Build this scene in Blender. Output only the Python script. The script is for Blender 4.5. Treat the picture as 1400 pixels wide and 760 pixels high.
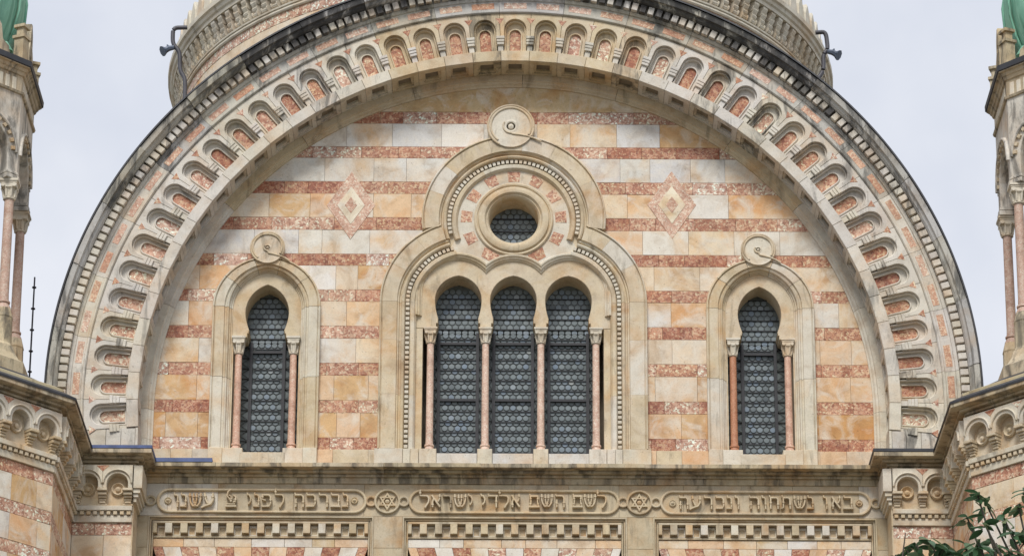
import bpy, math, random
from math import sin, cos, tan, pi, radians, sqrt, acos, hypot
from mathutils import Vector, Matrix
from mathutils.geometry import tessellate_polygon

for o in list(bpy.data.objects):
    bpy.data.objects.remove(o)
SC = bpy.context.scene
COL = SC.collection
R = random.Random(7)

# ------------------------------------------------------------------ camera
# the photograph was levelled a little after it was taken: a pitch of 18 degrees with a rising lens
TH, ROLL = radians(18.0), radians(0.25)
CAMZ, CAMD, AIMH = 1.7, 41.11, 18.3
FPX = 100.0 * (CAMD * cos(TH) + AIMH * sin(TH))
V0 = FPX * tan(math.atan2(AIMH, CAMD) - TH)
cam_data = bpy.data.cameras.new('camera')
cam_data.sensor_width = 36.0
cam_data.lens = 36.0 * FPX / 1400.0
cam_data.shift_y = V0 / 1400.0
cam_data.clip_end = 2000
cam = bpy.data.objects.new('camera', cam_data)
COL.objects.link(cam)
_F = Vector((0, cos(TH), sin(TH))); _U = Vector((0, -sin(TH), cos(TH))); _X = Vector((1, 0, 0))
_cx = _X * cos(ROLL) + _U * sin(ROLL); _cy = -_X * sin(ROLL) + _U * cos(ROLL)
M = Matrix.Identity(4)
for i in range(3):
    M[i][0] = _cx[i]; M[i][1] = _cy[i]; M[i][2] = -_F[i]
M[0][3], M[1][3], M[2][3] = 0, -CAMD, CAMZ
cam.matrix_world = M
SC.camera = cam

def W(px, py, Y=0.0):
    """pixel of the photograph (1400 x 760) -> (x, z) on the upright plane y = Y"""
    u, v = px - 700.0, 380.0 - py + V0
    u, v = cos(ROLL) * u - sin(ROLL) * v, sin(ROLL) * u + cos(ROLL) * v
    d = _X * u + _U * v + _F * FPX
    t = (CAMD + Y) / d.y
    return d.x * t, d.z * t + CAMZ

# ------------------------------------------------------------------ world and sun
SUN_EL, SUN_AZ = radians(50), radians(-10)
wd = bpy.data.worlds.new('World'); SC.world = wd; wd.use_nodes = True
nt = wd.node_tree; nt.nodes.clear()
w_out = nt.nodes.new('ShaderNodeOutputWorld'); w_bg = nt.nodes.new('ShaderNodeBackground')
w_sky = nt.nodes.new('ShaderNodeTexSky'); w_sky.sky_type = 'NISHITA'; w_sky.sun_disc = False
w_sky.sun_elevation = SUN_EL; w_sky.sun_rotation = pi + SUN_AZ; w_sky.dust_density = 4.0
w_tc = nt.nodes.new('ShaderNodeTexCoord')
w_n = nt.nodes.new('ShaderNodeTexNoise'); w_n.inputs['Scale'].default_value = 8.0
w_n.inputs['Detail'].default_value = 5.0; w_n.inputs['Roughness'].default_value = 0.55
nt.links.new(w_tc.outputs['Generated'], w_n.inputs['Vector'])
w_r = nt.nodes.new('ShaderNodeValToRGB')
w_r.color_ramp.elements[0].position = 0.32; w_r.color_ramp.elements[0].color = (5.9, 6.3, 7.25, 1)
w_r.color_ramp.elements[1].position = 0.72; w_r.color_ramp.elements[1].color = (7.75, 7.95, 8.5, 1)
nt.links.new(w_n.outputs['Fac'], w_r.inputs['Fac'])
w_m = nt.nodes.new('ShaderNodeMix'); w_m.data_type = 'RGBA'
w_m.inputs['Factor'].default_value = 0.97
nt.links.new(w_sky.outputs['Color'], w_m.inputs['A']); nt.links.new(w_r.outputs['Color'], w_m.inputs['B'])
nt.links.new(w_m.outputs['Result'], w_bg.inputs['Color'])
w_bg.inputs['Strength'].default_value = 0.0628
nt.links.new(w_bg.outputs['Background'], w_out.inputs['Surface'])

sun_d = bpy.data.lights.new('sun', 'SUN'); sun_d.energy = 1.5; sun_d.angle = radians(18)
sun_d.color = (1.0, 0.965, 0.91)
sun = bpy.data.objects.new('sun', sun_d); COL.objects.link(sun)
# light comes from in front of the facade, high up, a little from the left
_sd = Vector((sin(SUN_AZ) * cos(SUN_EL), -cos(SUN_AZ) * cos(SUN_EL), sin(SUN_EL)))
sun.rotation_euler = _sd.to_track_quat('Z', 'Y').to_euler()
sun.location = (-20, -60, 80)

SC.view_settings.view_transform = 'Standard'
try: SC.view_settings.look = 'None'
except Exception: pass
SC.view_settings.exposure = 0.85
SC.view_settings.gamma = 1.0
SC.cycles.use_denoising = True
SC.cycles.max_bounces = 6
SC.cycles.diffuse_bounces = 4

# ------------------------------------------------------------------ materials
def nodes(name):
    m = bpy.data.materials.new(name); m.use_nodes = True
    t = m.node_tree; t.nodes.clear()
    out = t.nodes.new('ShaderNodeOutputMaterial'); b = t.nodes.new('ShaderNodeBsdfPrincipled')
    t.links.new(b.outputs[0], out.inputs[0])
    return m, t, b
def add(t, kind, **kw):
    n = t.nodes.new(kind)
    for k, v in kw.items(): setattr(n, k, v)
    return n
def noise(t, vec, scale, detail=5, rough=0.55, dist=0.0):
    n = add(t, 'ShaderNodeTexNoise')
    n.inputs['Scale'].default_value = scale; n.inputs['Detail'].default_value = detail
    n.inputs['Roughness'].default_value = rough; n.inputs['Distortion'].default_value = dist
    t.links.new(vec, n.inputs['Vector']); return n
def ramp(t, fac, stops):
    r = add(t, 'ShaderNodeValToRGB'); e = r.color_ramp.elements
    while len(e) > len(stops): e.remove(e[-1])
    while len(e) < len(stops): e.new(0.5)
    for el, (p, c) in zip(e, stops):
        el.position = p; el.color = c if len(c) == 4 else (*c, 1)
    t.links.new(fac, r.inputs['Fac']); return r
def mix(t, a, b, fac, blend='MIX'):
    m = add(t, 'ShaderNodeMix'); m.data_type = 'RGBA'; m.blend_type = blend
    for sock, v in (('A', a), ('B', b)):
        if isinstance(v, tuple): m.inputs[sock].default_value = (*v, 1) if len(v) == 3 else v
        else: t.links.new(v, m.inputs[sock])
    if isinstance(fac, (int, float)): m.inputs['Factor'].default_value = fac
    else: t.links.new(fac, m.inputs['Factor'])
    return m.outputs['Result']
def g(v): return (v, v, v, 1)
def position(t, scale=(1, 1, 1)):
    gm = add(t, 'ShaderNodeNewGeometry')
    oi = add(t, 'ShaderNodeObjectInfo')
    mul = add(t, 'ShaderNodeVectorMath', operation='MULTIPLY'); mul.inputs[1].default_value = scale
    # shift every piece to its own place in the pattern so veins do not run on across joints
    sh = add(t, 'ShaderNodeVectorMath', operation='SCALE'); sh.inputs[0].default_value = (37.0, 19.0, 53.0)
    t.links.new(oi.outputs['Random'], sh.inputs['Scale'])
    ad = add(t, 'ShaderNodeVectorMath', operation='ADD')
    t.links.new(gm.outputs['Position'], mul.inputs[0])
    t.links.new(mul.outputs[0], ad.inputs[0]); t.links.new(sh.outputs[0], ad.inputs[1])
    return gm.outputs['Position'], mul.outputs[0], ad.outputs[0], oi

def stone(name, dirt=0.25, dirt_col=(0.09, 0.085, 0.075), ochre=0.35, rough=0.72, grey=0.2, cloud=0.55, bump=0.25, dscale=1.0, bleach=0.0):
    m, t, b = nodes(name)
    pos, _, own, oi = position(t)
    st = add(t, 'ShaderNodeVectorMath', operation='MULTIPLY'); st.inputs[1].default_value = (3.2 * dscale, 3.2 * dscale, 0.75 * dscale)
    t.links.new(pos, st.inputs[0])
    base = oi.outputs['Color']
    cl = noise(t, own, 3.0, 6, 0.6, 0.8)
    c1 = mix(t, base, ramp(t, cl.outputs['Fac'], [(0.25, (0.62, 0.52, 0.42)), (0.5, (1, 1, 1)), (0.75, (1.12, 1.15, 1.2))]).outputs['Color'], cloud, 'MULTIPLY')
    oc = noise(t, own, 1.7, 5, 0.6, 0.5)
    c2 = mix(t, c1, mix(t, c1, (0.93, 0.64, 0.36), 1.0, 'MULTIPLY'), ramp(t, oc.outputs['Fac'], [(0.48, g(0)), (0.72, g(ochre))]).outputs['Color'])
    if bleach:
        bl = noise(t, own, 2.6, 6, 0.62, 1.4)
        c2 = mix(t, c2, (0.73, 0.665, 0.56), ramp(t, bl.outputs['Fac'], [(0.46, g(0)), (0.66, g(bleach))]).outputs['Color'])
    gr = noise(t, pos, 2.3, 6, 0.65)
    c3 = mix(t, c2, mix(t, c2, (0.62, 0.63, 0.64), 1.0, 'MULTIPLY'), ramp(t, gr.outputs['Fac'], [(0.5, g(0)), (0.72, g(grey))]).outputs['Color'])
    fine = noise(t, own, 55, 4, 0.7)
    c4 = mix(t, c3, ramp(t, fine.outputs['Fac'], [(0.3, g(0.82)), (0.5, g(1.0)), (0.75, g(1.1))]).outputs['Color'], 0.8, 'MULTIPLY')
    pit = noise(t, own, 26, 3, 0.6)
    c5 = mix(t, c4, mix(t, c4, (0.45, 0.40, 0.34), 1.0, 'MULTIPLY'), ramp(t, pit.outputs['Fac'], [(0.66, g(0)), (0.72, g(0.6))]).outputs['Color'])
    dn = noise(t, st.outputs[0], 1.0, 8, 0.68, 0.6)
    lo = 0.66 - 0.32 * dirt
    c6 = mix(t, c5, dirt_col, ramp(t, dn.outputs['Fac'], [(lo, g(0)), (lo + 0.10, g(min(0.9, 0.35 + dirt * 0.5))), (min(0.99, lo + 0.22), g(min(0.95, 0.6 + dirt * 0.5)))]).outputs['Color'])
    t.links.new(c6, b.inputs['Base Color'])
    b.inputs['Roughness'].default_value = rough
    bp = add(t, 'ShaderNodeBump'); bp.inputs['Strength'].default_value = bump; bp.inputs['Distance'].default_value = 0.012
    bm_ = mix(t, fine.outputs['Color'], dn.outputs['Color'], 0.5)
    t.links.new(bm_, bp.inputs['Height']); t.links.new(bp.outputs[0], b.inputs['Normal'])
    return m

def breccia(name, scale=1.0, vein_amt=0.7, fade=1.0):
    m, t, b = nodes(name)
    pos, _, own, oi = position(t)
    wob = noise(t, own, 14, 3, 0.6)
    sc = add(t, 'ShaderNodeVectorMath', operation='SCALE'); sc.inputs['Scale'].default_value = 0.07
    t.links.new(wob.outputs['Color'], sc.inputs[0])
    ad = add(t, 'ShaderNodeVectorMath', operation='ADD')
    t.links.new(own, ad.inputs[0]); t.links.new(sc.outputs[0], ad.inputs[1])
    v = add(t, 'ShaderNodeTexVoronoi'); v.inputs['Scale'].default_value = 36 * scale
    t.links.new(ad.outputs[0], v.inputs['Vector'])
    ve = add(t, 'ShaderNodeTexVoronoi', feature='DISTANCE_TO_EDGE'); ve.inputs['Scale'].default_value = 36 * scale
    t.links.new(ad.outputs[0], ve.inputs['Vector'])
    sep = add(t, 'ShaderNodeSeparateColor'); t.links.new(v.outputs['Color'], sep.inputs[0])
    cells = ramp(t, sep.outputs[0], [(0.0, (0.55, 0.42, 0.40)), (0.3, (0.85, 0.78, 0.74)), (0.6, (1.0, 1.05, 1.05)), (0.78, (1.15, 1.5, 1.6)), (1.0, (1.28, 2.15, 2.4))])
    c1 = mix(t, oi.outputs['Color'], cells.outputs['Color'], fade, 'MULTIPLY')
    vein = ramp(t, ve.outputs['Distance'], [(0.0, g(1)), (0.05, g(0.7)), (0.11, g(0))])
    big = noise(t, own, 4.0, 4, 0.6, 1.0)
    vsel = mix(t, (0.20, 0.060, 0.035), (0.66, 0.43, 0.31), ramp(t, big.outputs['Fac'], [(0.45, g(0)), (0.55, g(1))]).outputs['Color'])
    vf = add(t, 'ShaderNodeMath', operation='MULTIPLY'); vf.inputs[1].default_value = vein_amt
    t.links.new(vein.outputs['Color'], vf.inputs[0])
    c2 = mix(t, c1, vsel, vf.outputs[0])
    cl = noise(t, own, 7, 5, 0.65)
    c3 = mix(t, c2, ramp(t, cl.outputs['Fac'], [(0.3, (0.62, 0.55, 0.52)), (0.5, (1, 1, 1)), (0.7, (1.12, 1.2, 1.25))]).outputs['Color'], 0.75, 'MULTIPLY')
    fine = noise(t, own, 60, 4, 0.7)
    c4 = mix(t, c3, ramp(t, fine.outputs['Fac'], [(0.3, g(0.75)), (0.5, g(1.0)), (0.75, g(1.15))]).outputs['Color'], 0.8, 'MULTIPLY')
    t.links.new(c4, b.inputs['Base Color'])
    b.inputs['Roughness'].default_value = 0.6
    bp = add(t, 'ShaderNodeBump'); bp.inputs['Strength'].default_value = 0.2; bp.inputs['Distance'].default_value = 0.008
    t.links.new(fine.outputs['Fac'], bp.inputs['Height']); t.links.new(bp.outputs[0], b.inputs['Normal'])
    return m

def simple(name, col, rough=0.5, metal=0.0, var=0.25, nscale=6.0, bump=0.15):
    m, t, b = nodes(name)
    pos, _, own, oi = position(t)
    n = noise(t, own, nscale, 6, 0.65)
    lo = tuple(c * (1 - var) for c in col); hi = tuple(min(1, c * (1 + var)) for c in col)
    t.links.new(ramp(t, n.outputs['Fac'], [(0.3, lo), (0.7, hi)]).outputs['Color'], b.inputs['Base Color'])
    b.inputs['Roughness'].default_value = rough; b.inputs['Metallic'].default_value = metal
    bp = add(t, 'ShaderNodeBump'); bp.inputs['Strength'].default_value = bump; bp.inputs['Distance'].default_value = 0.01
    t.links.new(n.outputs['Fac'], bp.inputs['Height']); t.links.new(bp.outputs[0], b.inputs['Normal'])
    return m

def copper():
    m, t, b = nodes('verdigris_copper')
    pos, _, own, oi = position(t)
    st = add(t, 'ShaderNodeVectorMath', operation='MULTIPLY'); st.inputs[1].default_value = (9, 9, 1.2)
    t.links.new(pos, st.inputs[0])
    n = noise(t, st.outputs[0], 1.0, 7, 0.65, 0.6)
    c = ramp(t, n.outputs['Fac'], [(0.25, (0.05, 0.10, 0.07)), (0.40, (0.14, 0.36, 0.25)), (0.58, (0.26, 0.54, 0.40)), (0.8, (0.40, 0.66, 0.52))])
    t.links.new(c.outputs['Color'], b.inputs['Base Color']); b.inputs['Roughness'].default_value = 0.55
    return m

def roundel_glass():
    m, t, b = nodes('bullseye_glass')
    at = add(t, 'ShaderNodeAttribute'); at.attribute_name = 'tone'
    c = ramp(t, at.outputs['Fac'], [(0.0, (0.09, 0.11, 0.12)), (0.3, (0.15, 0.18, 0.19)), (0.6, (0.205, 0.24, 0.25)), (0.8, (0.18, 0.235, 0.30)), (1.0, (0.38, 0.41, 0.40))])
    t.links.new(c.outputs['Color'], b.inputs['Base Color'])
    b.inputs['Roughness'].default_value = 0.42
    b.inputs['Specular IOR Level'].default_value = 0.4
    return m

MT = {}
MT['block'] = stone('ashlar_marble', dirt=0.10, dirt_col=(0.22, 0.15, 0.08), ochre=0.95, grey=0.3, cloud=0.9, bump=0.12, bleach=0.75)
MT['trim'] = stone('limestone_trim', dirt=0.27, dirt_col=(0.17, 0.135, 0.09), ochre=0.7, grey=0.5, cloud=0.65, dscale=1.3, bleach=0.35)
MT['frieze'] = stone('weathered_frieze_stone', dirt=0.32, dirt_col=(0.13, 0.10, 0.065), ochre=0.8, grey=0.5, cloud=0.7)
MT['arch'] = stone('arch_stone', dirt=0.30, dirt_col=(0.10, 0.095, 0.085), ochre=0.45, grey=0.7, cloud=0.5, dscale=1.6)
MT['crust'] = stone('crusted_stone', dirt=0.62, dirt_col=(0.03, 0.03, 0.031), ochre=0.35, grey=0.8, cloud=0.6, bump=0.6, dscale=1.6)
MT['sooty'] = stone('sooty_stone', dirt=0.54, dirt_col=(0.05, 0.047, 0.042), ochre=0.5, grey=0.7, cloud=0.6, bump=0.5, dscale=1.6)
MT['black'] = stone('black_crusted_stone', dirt=0.95, dirt_col=(0.022, 0.022, 0.024), ochre=0.3, grey=0.8, cloud=0.6, bump=0.7, dscale=1.8)
MT['soil'] = stone('soiled_cornice_stone', dirt=0.58, dirt_col=(0.095, 0.08, 0.06), ochre=0.7, grey=0.8, cloud=0.7, bump=0.6, dscale=1.7)
MT['red'] = breccia('red_breccia')
MT['redfine'] = breccia('pink_column_marble', 2.2, 0.12, 0.35)
MT['redmid'] = breccia('pale_pink_marble', 1.5, 0.35, 0.6)
MT['mortar'] = simple('mortar', (0.22, 0.18, 0.13), 0.9)
MT['lead'] = simple('lead_sheet', (0.035, 0.036, 0.042), 0.55, 0.0, 0.5, 3.0)
MT['bluelead'] = simple('blue_lead_flashing', (0.075, 0.11, 0.25), 0.5, 0.0, 0.35, 5.0)
MT['spout'] = simple('grey_blue_metal', (0.085, 0.11, 0.16), 0.5, 0.0, 0.3, 6.0)
MT['pipe'] = simple('painted_pipe', (0.07, 0.068, 0.08), 0.5, 0.0, 0.3, 5.0)
MT['iron'] = simple('black_iron', (0.016, 0.016, 0.020), 0.5, 0.0, 0.3, 20.0)
MT['came'] = simple('lead_came', (0.022, 0.022, 0.020), 0.6, 0.0, 0.3, 20.0)
MT['backglass'] = simple('clear_pane_glass', (0.13, 0.15, 0.145), 0.2, 0.0, 0.4, 9.0, 0.05)
MT['roundel'] = roundel_glass()
MT['copper'] = copper()
MT['bark'] = simple('bark', (0.07, 0.06, 0.045), 0.9, 0, 0.4, 30, 0.6)
MT['gravel'] = simple('gravel_ground', (0.13, 0.125, 0.10), 0.95, 0, 0.3, 40, 0.3)
def leafmat():
    m, t, b = nodes('magnolia_leaf')
    oi = add(t, 'ShaderNodeObjectInfo')
    c = ramp(t, oi.outputs['Random'], [(0.0, (0.03, 0.075, 0.03)), (0.45, (0.065, 0.14, 0.065)), (0.8, (0.12, 0.21, 0.12)), (1.0, (0.24, 0.29, 0.14))])
    t.links.new(c.outputs['Color'], b.inputs['Base Color']); b.inputs['Roughness'].default_value = 0.32
    tr = add(t, 'ShaderNodeBsdfTranslucent'); t.links.new(c.outputs['Color'], tr.inputs['Color'])
    ms = add(t, 'ShaderNodeMixShader'); ms.inputs[0].default_value = 0.3
    out = [n for n in t.nodes if n.type == 'OUTPUT_MATERIAL'][0]
    t.links.new(b.outputs[0], ms.inputs[1]); t.links.new(tr.outputs[0], ms.inputs[2]); t.links.new(ms.outputs[0], out.inputs[0])
    return m
MT['leaf'] = leafmat()

TRIM = (0.60, 0.495, 0.335); TRIMW = (0.65, 0.595, 0.485); ARCHC = (0.64, 0.595, 0.515); SOOT = (0.50, 0.48, 0.43)
FRZ = (0.53, 0.445, 0.305)
def jit(c, a=0.06):
    k = 1 + R.uniform(-a, a); w = R.uniform(-a, a) * 0.6
    return (c[0] * k * (1 + w * 0.2), c[1] * k, c[2] * k * (1 - w * 1.5))
REDS = [(0.50, 0.215, 0.115), (0.57, 0.285, 0.17), (0.63, 0.37, 0.25), (0.41, 0.15, 0.075), (0.67, 0.44, 0.32), (0.53, 0.25, 0.14)]
def red(): return jit(R.choice(REDS), 0.08)

# ------------------------------------------------------------------ mesh helpers
class MB:
    def __init__(s): s.v = []; s.f = []; s.tone = []
    def add(s, vs, fs):
        n = len(s.v); s.v += [tuple(v) for v in vs]; s.f += [tuple(i + n for i in f) for f in fs]
    def box(s, x0, x1, y0, y1, z0, z1):
        s.add([(x0, y0, z0), (x1, y0, z0), (x1, y1, z0), (x0, y1, z0), (x0, y0, z1), (x1, y0, z1), (x1, y1, z1), (x0, y1, z1)],
              [(0, 1, 5, 4), (1, 2, 6, 5), (2, 3, 7, 6), (3, 0, 4, 7), (4, 5, 6, 7), (3, 2, 1, 0)])
    def bbox(s, x0, x1, y0, y1, z0, z1, b=0.006):
        """box with a chamfered front (y0 is the front)"""
        s.plate([[(x0, z0), (x1, z0), (x1, z1), (x0, z1)]], y0, y1, b)
    def plate(s, loops, y0, y1, b=0.004, back=True):
        """flat slab with holes: loops in (x, z), first is the outline; front at y0 with a small chamfer b"""
        L = []
        for k, lp in enumerate(loops):
            a = sum(lp[i][0] * lp[(i + 1) % len(lp)][1] - lp[(i + 1) % len(lp)][0] * lp[i][1] for i in range(len(lp)))
            if (a < 0) == (k == 0): lp = lp[::-1]
            L.append(lp)
        ins = [offset_loop(lp, b) for lp in L]
        tris = tessellate_polygon([[Vector((p[0], p[1], 0)) for p in lp] for lp in ins])
        base = len(s.v)
        for lp in ins: s.v += [(p[0], y0, p[1]) for p in lp]
        N = len(s.v) - base
        s.f += [tuple(base + i for i in t) for t in tris]
        for lp in L: s.v += [(p[0], y0 + b, p[1]) for p in lp]
        for lp in L: s.v += [(p[0], y1, p[1]) for p in lp]
        o = 0
        for lp in L:
            n = len(lp)
            for i in range(n):
                j = (i + 1) % n
                s.f.append((base + o + i, base + o + j, base + N + o + j, base + N + o + i))
                s.f.append((base + N + o + i, base + N + o + j, base + 2 * N + o + j, base + 2 * N + o + i))
            o += n
    def sweep(s, bases, prof, caps=True):
        """profile (off, y) carried along bases (x, z, nx, nz)"""
        n0 = len(s.v); k = len(prof)
        for (x, z, nx, nz) in bases:
            s.v += [(x + nx * o, y, z + nz * o) for (o, y) in prof]
        for i in range(len(bases) - 1):
            for j in range(k - 1):
                a = n0 + i * k + j
                s.f.append((a, a + 1, a + k + 1, a + k))
        if caps:
            s.cap([n0 + j for j in range(k)]); s.cap([n0 + (len(bases) - 1) * k + j for j in range(k)])
    def cap(s, idx):
        vs = [Vector(s.v[i]) for i in idx]
        try:
            for t in tessellate_polygon([vs]): s.f.append(tuple(idx[i] for i in t))
        except Exception: pass
    def arc(s, cx, cz, prof, a0, a1, n, caps=True):
        """profile (r, y) about a centre; a0, a1 in radians or functions of r"""
        n0 = len(s.v); k = len(prof)
        for i in range(n + 1):
            for (r, y) in prof:
                b0 = a0(r) if callable(a0) else a0; b1 = a1(r) if callable(a1) else a1
                a = b0 + (b1 - b0) * i / n
                s.v.append((cx + r * cos(a), y, cz + r * sin(a)))
        for i in range(n):
            for j in range(k - 1):
                a = n0 + i * k + j
                s.f.append((a, a + 1, a + k + 1, a + k))
        if caps:
            s.cap([n0 + j for j in range(k)]); s.cap([n0 + n * k + j for j in range(k)])
    def loft(s, paths):
        """paths: list of lists of 3-D points of equal length"""
        n0 = len(s.v); k = len(paths[0])
        for p in paths: s.v += [tuple(q) for q in p]
        for i in range(len(paths) - 1):
            for j in range(k - 1):
                a = n0 + i * k + j
                s.f.append((a, a + 1, a + k + 1, a + k))
    def lathe(s, cx, cy, prof, n=12, a0=0.0, a1=2 * pi):
        n0 = len(s.v); k = len(prof); full = abs(a1 - a0 - 2 * pi) < 1e-6; m = n if full else n + 1
        for i in range(m):
            a = a0 + (a1 - a0) * i / n
            s.v += [(cx + r * cos(a), cy + r * sin(a), z) for (r, z) in prof]
        for i in range(n):
            i2 = (i + 1) % m
            for j in range(k - 1):
                s.f.append((n0 + i * k + j, n0 + i2 * k + j, n0 + i2 * k + j + 1, n0 + i * k + j + 1))
    def tube(s, pts, rad, n=8):
        pts = [Vector(p) for p in pts]; n0 = len(s.v)
        rads = rad if isinstance(rad, (list, tuple)) else [rad] * len(pts)
        for i, p in enumerate(pts):
            d = (pts[min(i + 1, len(pts) - 1)] - pts[max(i - 1, 0)]).normalized()
            up = Vector((0, 0, 1)) if abs(d.z) < 0.95 else Vector((1, 0, 0))
            a = d.cross(up).normalized(); b = d.cross(a)
            for j in range(n):
                t = 2 * pi * j / n
                s.v.append(tuple(p + a * (rads[i] * cos(t)) + b * (rads[i] * sin(t))))
        for i in range(len(pts) - 1):
            for j in range(n):
                j2 = (j + 1) % n
                s.f.append((n0 + i * n + j, n0 + i * n + j2, n0 + (i + 1) * n + j2, n0 + (i + 1) * n + j))
        s.f.append(tuple(n0 + j for j in range(n))); s.f.append(tuple(n0 + (len(pts) - 1) * n + j for j in range(n)))
    def plan(s, path, prof, sgn=1):
        """profile (out, z) carried along a plan path of (x, y); out is to the right of travel times sgn"""
        n0 = len(s.v); k = len(prof)
        for i, p in enumerate(path):
            nn = []
            for a, b in ((i - 1, i), (i, i + 1)):
                if a >= 0 and b < len(path):
                    dx, dy = path[b][0] - path[a][0], path[b][1] - path[a][1]; l = hypot(dx, dy)
                    nn.append((dy / l * sgn, -dx / l * sgn))
            if len(nn) == 2:
                mx, my = nn[0][0] + nn[1][0], nn[0][1] + nn[1][1]
                q = max(0.25, (mx * nn[0][0] + my * nn[0][1])); mx, my = mx / q, my / q
            else: mx, my = nn[0]
            s.v += [(p[0] + mx * o, p[1] + my * o, z) for (o, z) in prof]
        for i in range(len(path) - 1):
            for j in range(k - 1):
                a = n0 + i * k + j
                s.f.append((a, a + 1, a + k + 1, a + k))
        s.cap([n0 + j for j in range(k)]); s.cap([n0 + (len(path) - 1) * k + j for j in range(k)])

def offset_loop(lp, d):
    """move a loop to its left by d (inward for an anticlockwise loop)"""
    n = len(lp); out = []
    for i in range(n):
        p0, p, p1 = lp[i - 1], lp[i], lp[(i + 1) % n]
        e0 = (p[0] - p0[0], p[1] - p0[1]); e1 = (p1[0] - p[0], p1[1] - p[1])
        l0 = hypot(*e0) or 1e-9; l1 = hypot(*e1) or 1e-9
        a = (-e0[1] / l0, e0[0] / l0); b = (-e1[1] / l1, e1[0] / l1)
        m = (a[0] + b[0], a[1] + b[1]); q = max(0.35, m[0] * a[0] + m[1] * a[1])
        out.append((p[0] + m[0] / q * d, p[1] + m[1] / q * d))
    return out

WLOC = {}
def mesh_of(mb, name, centre):
    me = bpy.data.meshes.new(name)
    me.from_pydata([(v[0] - centre[0], v[1] - centre[1], v[2] - centre[2]) for v in mb.v], [], mb.f)
    if mb.tone:
        at = me.attributes.new('tone', 'FLOAT', 'FACE'); at.data.foreach_set('value', mb.tone)
    me.update(); return me
def put(name, me, mat, parent=None, loc=(0, 0, 0), rot=None, color=None, scale=None):
    if mat is not None and not me.materials: me.materials.append(mat)
    o = bpy.data.objects.new(name, me); COL.objects.link(o)
    o.location = loc
    if rot: o.rotation_euler = rot
    if scale: o.scale = scale
    if color: o.color = (*color, 1)
    WLOC[o.name] = Vector(loc)
    if parent is not None:
        o.parent = parent; o.matrix_parent_inverse = Matrix.Translation(-WLOC[parent.name])
    return o
def mk(name, mb, mat, parent=None, color=None, smooth=False, origin=None):
    if isinstance(mat, str): mat = MT[mat]
    xs = [v[0] for v in mb.v]; ys = [v[1] for v in mb.v]; zs = [v[2] for v in mb.v]
    c = origin or ((min(xs) + max(xs)) / 2, (min(ys) + max(ys)) / 2, (min(zs) + max(zs)) / 2)
    me = mesh_of(mb, name, c)
    if smooth:
        me.polygons.foreach_set('use_smooth', [True] * len(me.polygons))
        try: me.set_sharp_from_angle(angle=radians(40))
        except Exception: pass
    return put(name, me, mat, parent, c, color=color)
def thing(name, loc, label, cat, group=None):
    o = bpy.data.objects.new(name, None); COL.objects.link(o); o.location = loc; o.empty_display_size = 0.3
    WLOC[o.name] = Vector(loc); tag(o, label, cat, group); return o
def tag(o, label, cat, group=None):
    o['label'] = label; o['category'] = cat
    if group: o['group'] = group
    return o

def arch_pts(hw, rise, zs, n, cx=0.0):
    """points of a round or pointed arch, left springing to right springing"""
    if rise <= hw + 1e-6:
        return [(cx - hw * cos(pi * i / n), zs + rise * sin(pi * i / n)) for i in range(n + 1)]
    r = (hw * hw + rise * rise) / (2 * hw); c = r - hw; am = math.atan2(rise, c)
    h = n // 2
    left = [(cx + c - r * cos(am * i / h), zs + r * sin(am * i / h)) for i in range(h + 1)]
    return left + [(2 * cx - x, z) for (x, z) in left[::-1][1:]]
def arched(hw, z0, zs, n=12, cx=0.0, rise=None):
    return [(cx - hw, z0)] + arch_pts(hw, rise or hw, zs, n, cx) + [(cx + hw, z0)]
def circle(cx, cz, r, n=32):
    return [(cx + r * cos(2 * pi * i / n), cz + r * sin(2 * pi * i / n)) for i in range(n)]

# ================================================================== GROUND
gb = MB(); gb.add([(-300, -300, 0), (300, -300, 0), (300, 400, 0), (-300, 400, 0)], [(0, 1, 2, 3)])
ground = mk('ground', gb, 'gravel'); ground['kind'] = 'structure'

# ================================================================== THE FACADE
AX, AZ = 0.01, 18.03          # centre of the great arch
YF = -0.50                    # front plane of the arch
ZC = 17.165                   # top of the main cornice
YZ = -0.10                    # plane of the inscription frieze
fac = thing('synagogue_facade', (0, 0.2, 0), 'striped cream and red marble facade with great arch, keyhole windows and Hebrew inscription', 'facade')

# ---- masonry body behind everything
body = MB()
body.box(-4.78, 4.78, 0.62, 12.6, 0.0, 17.4)
n = 48
vault = [(AX + 5.75 * cos(pi * i / n), AZ + 5.75 * sin(pi * i / n)) for i in range(n + 1)]
body.plate([[(-5.74, 17.0), (5.76, 17.0)] + vault], 0.66, 12.6, 0.0)
mk('masonry_core', body, 'mortar', fac)

# ---- window outlines used to cut the wall
SWX = (-3.357, 3.357); SZS = 19.536; SH = 0.735     # side windows
LZ, LX, LR = 19.617, 0.61, 1.21                     # lower lobes of the middle window
UZ, UR = 20.845, 1.265                              # upper ring of the middle window
def hw_side(z): return 0.62 if z <= SZS else (sqrt(max(0, 0.62 ** 2 - (z - SZS) ** 2)))
def hw_mid(z):
    a = LX + 1.09 if z <= LZ else (LX + sqrt(1.09 ** 2 - (z - LZ) ** 2) if z < LZ + 1.02 else 0)
    b = sqrt(max(0, 1.13 ** 2 - (z - UZ) ** 2))
    return max(a, b)
def x_out(z): return 4.955 if z <= AZ else sqrt(max(0.0, 4.955 ** 2 - (z - AZ) ** 2))

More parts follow.
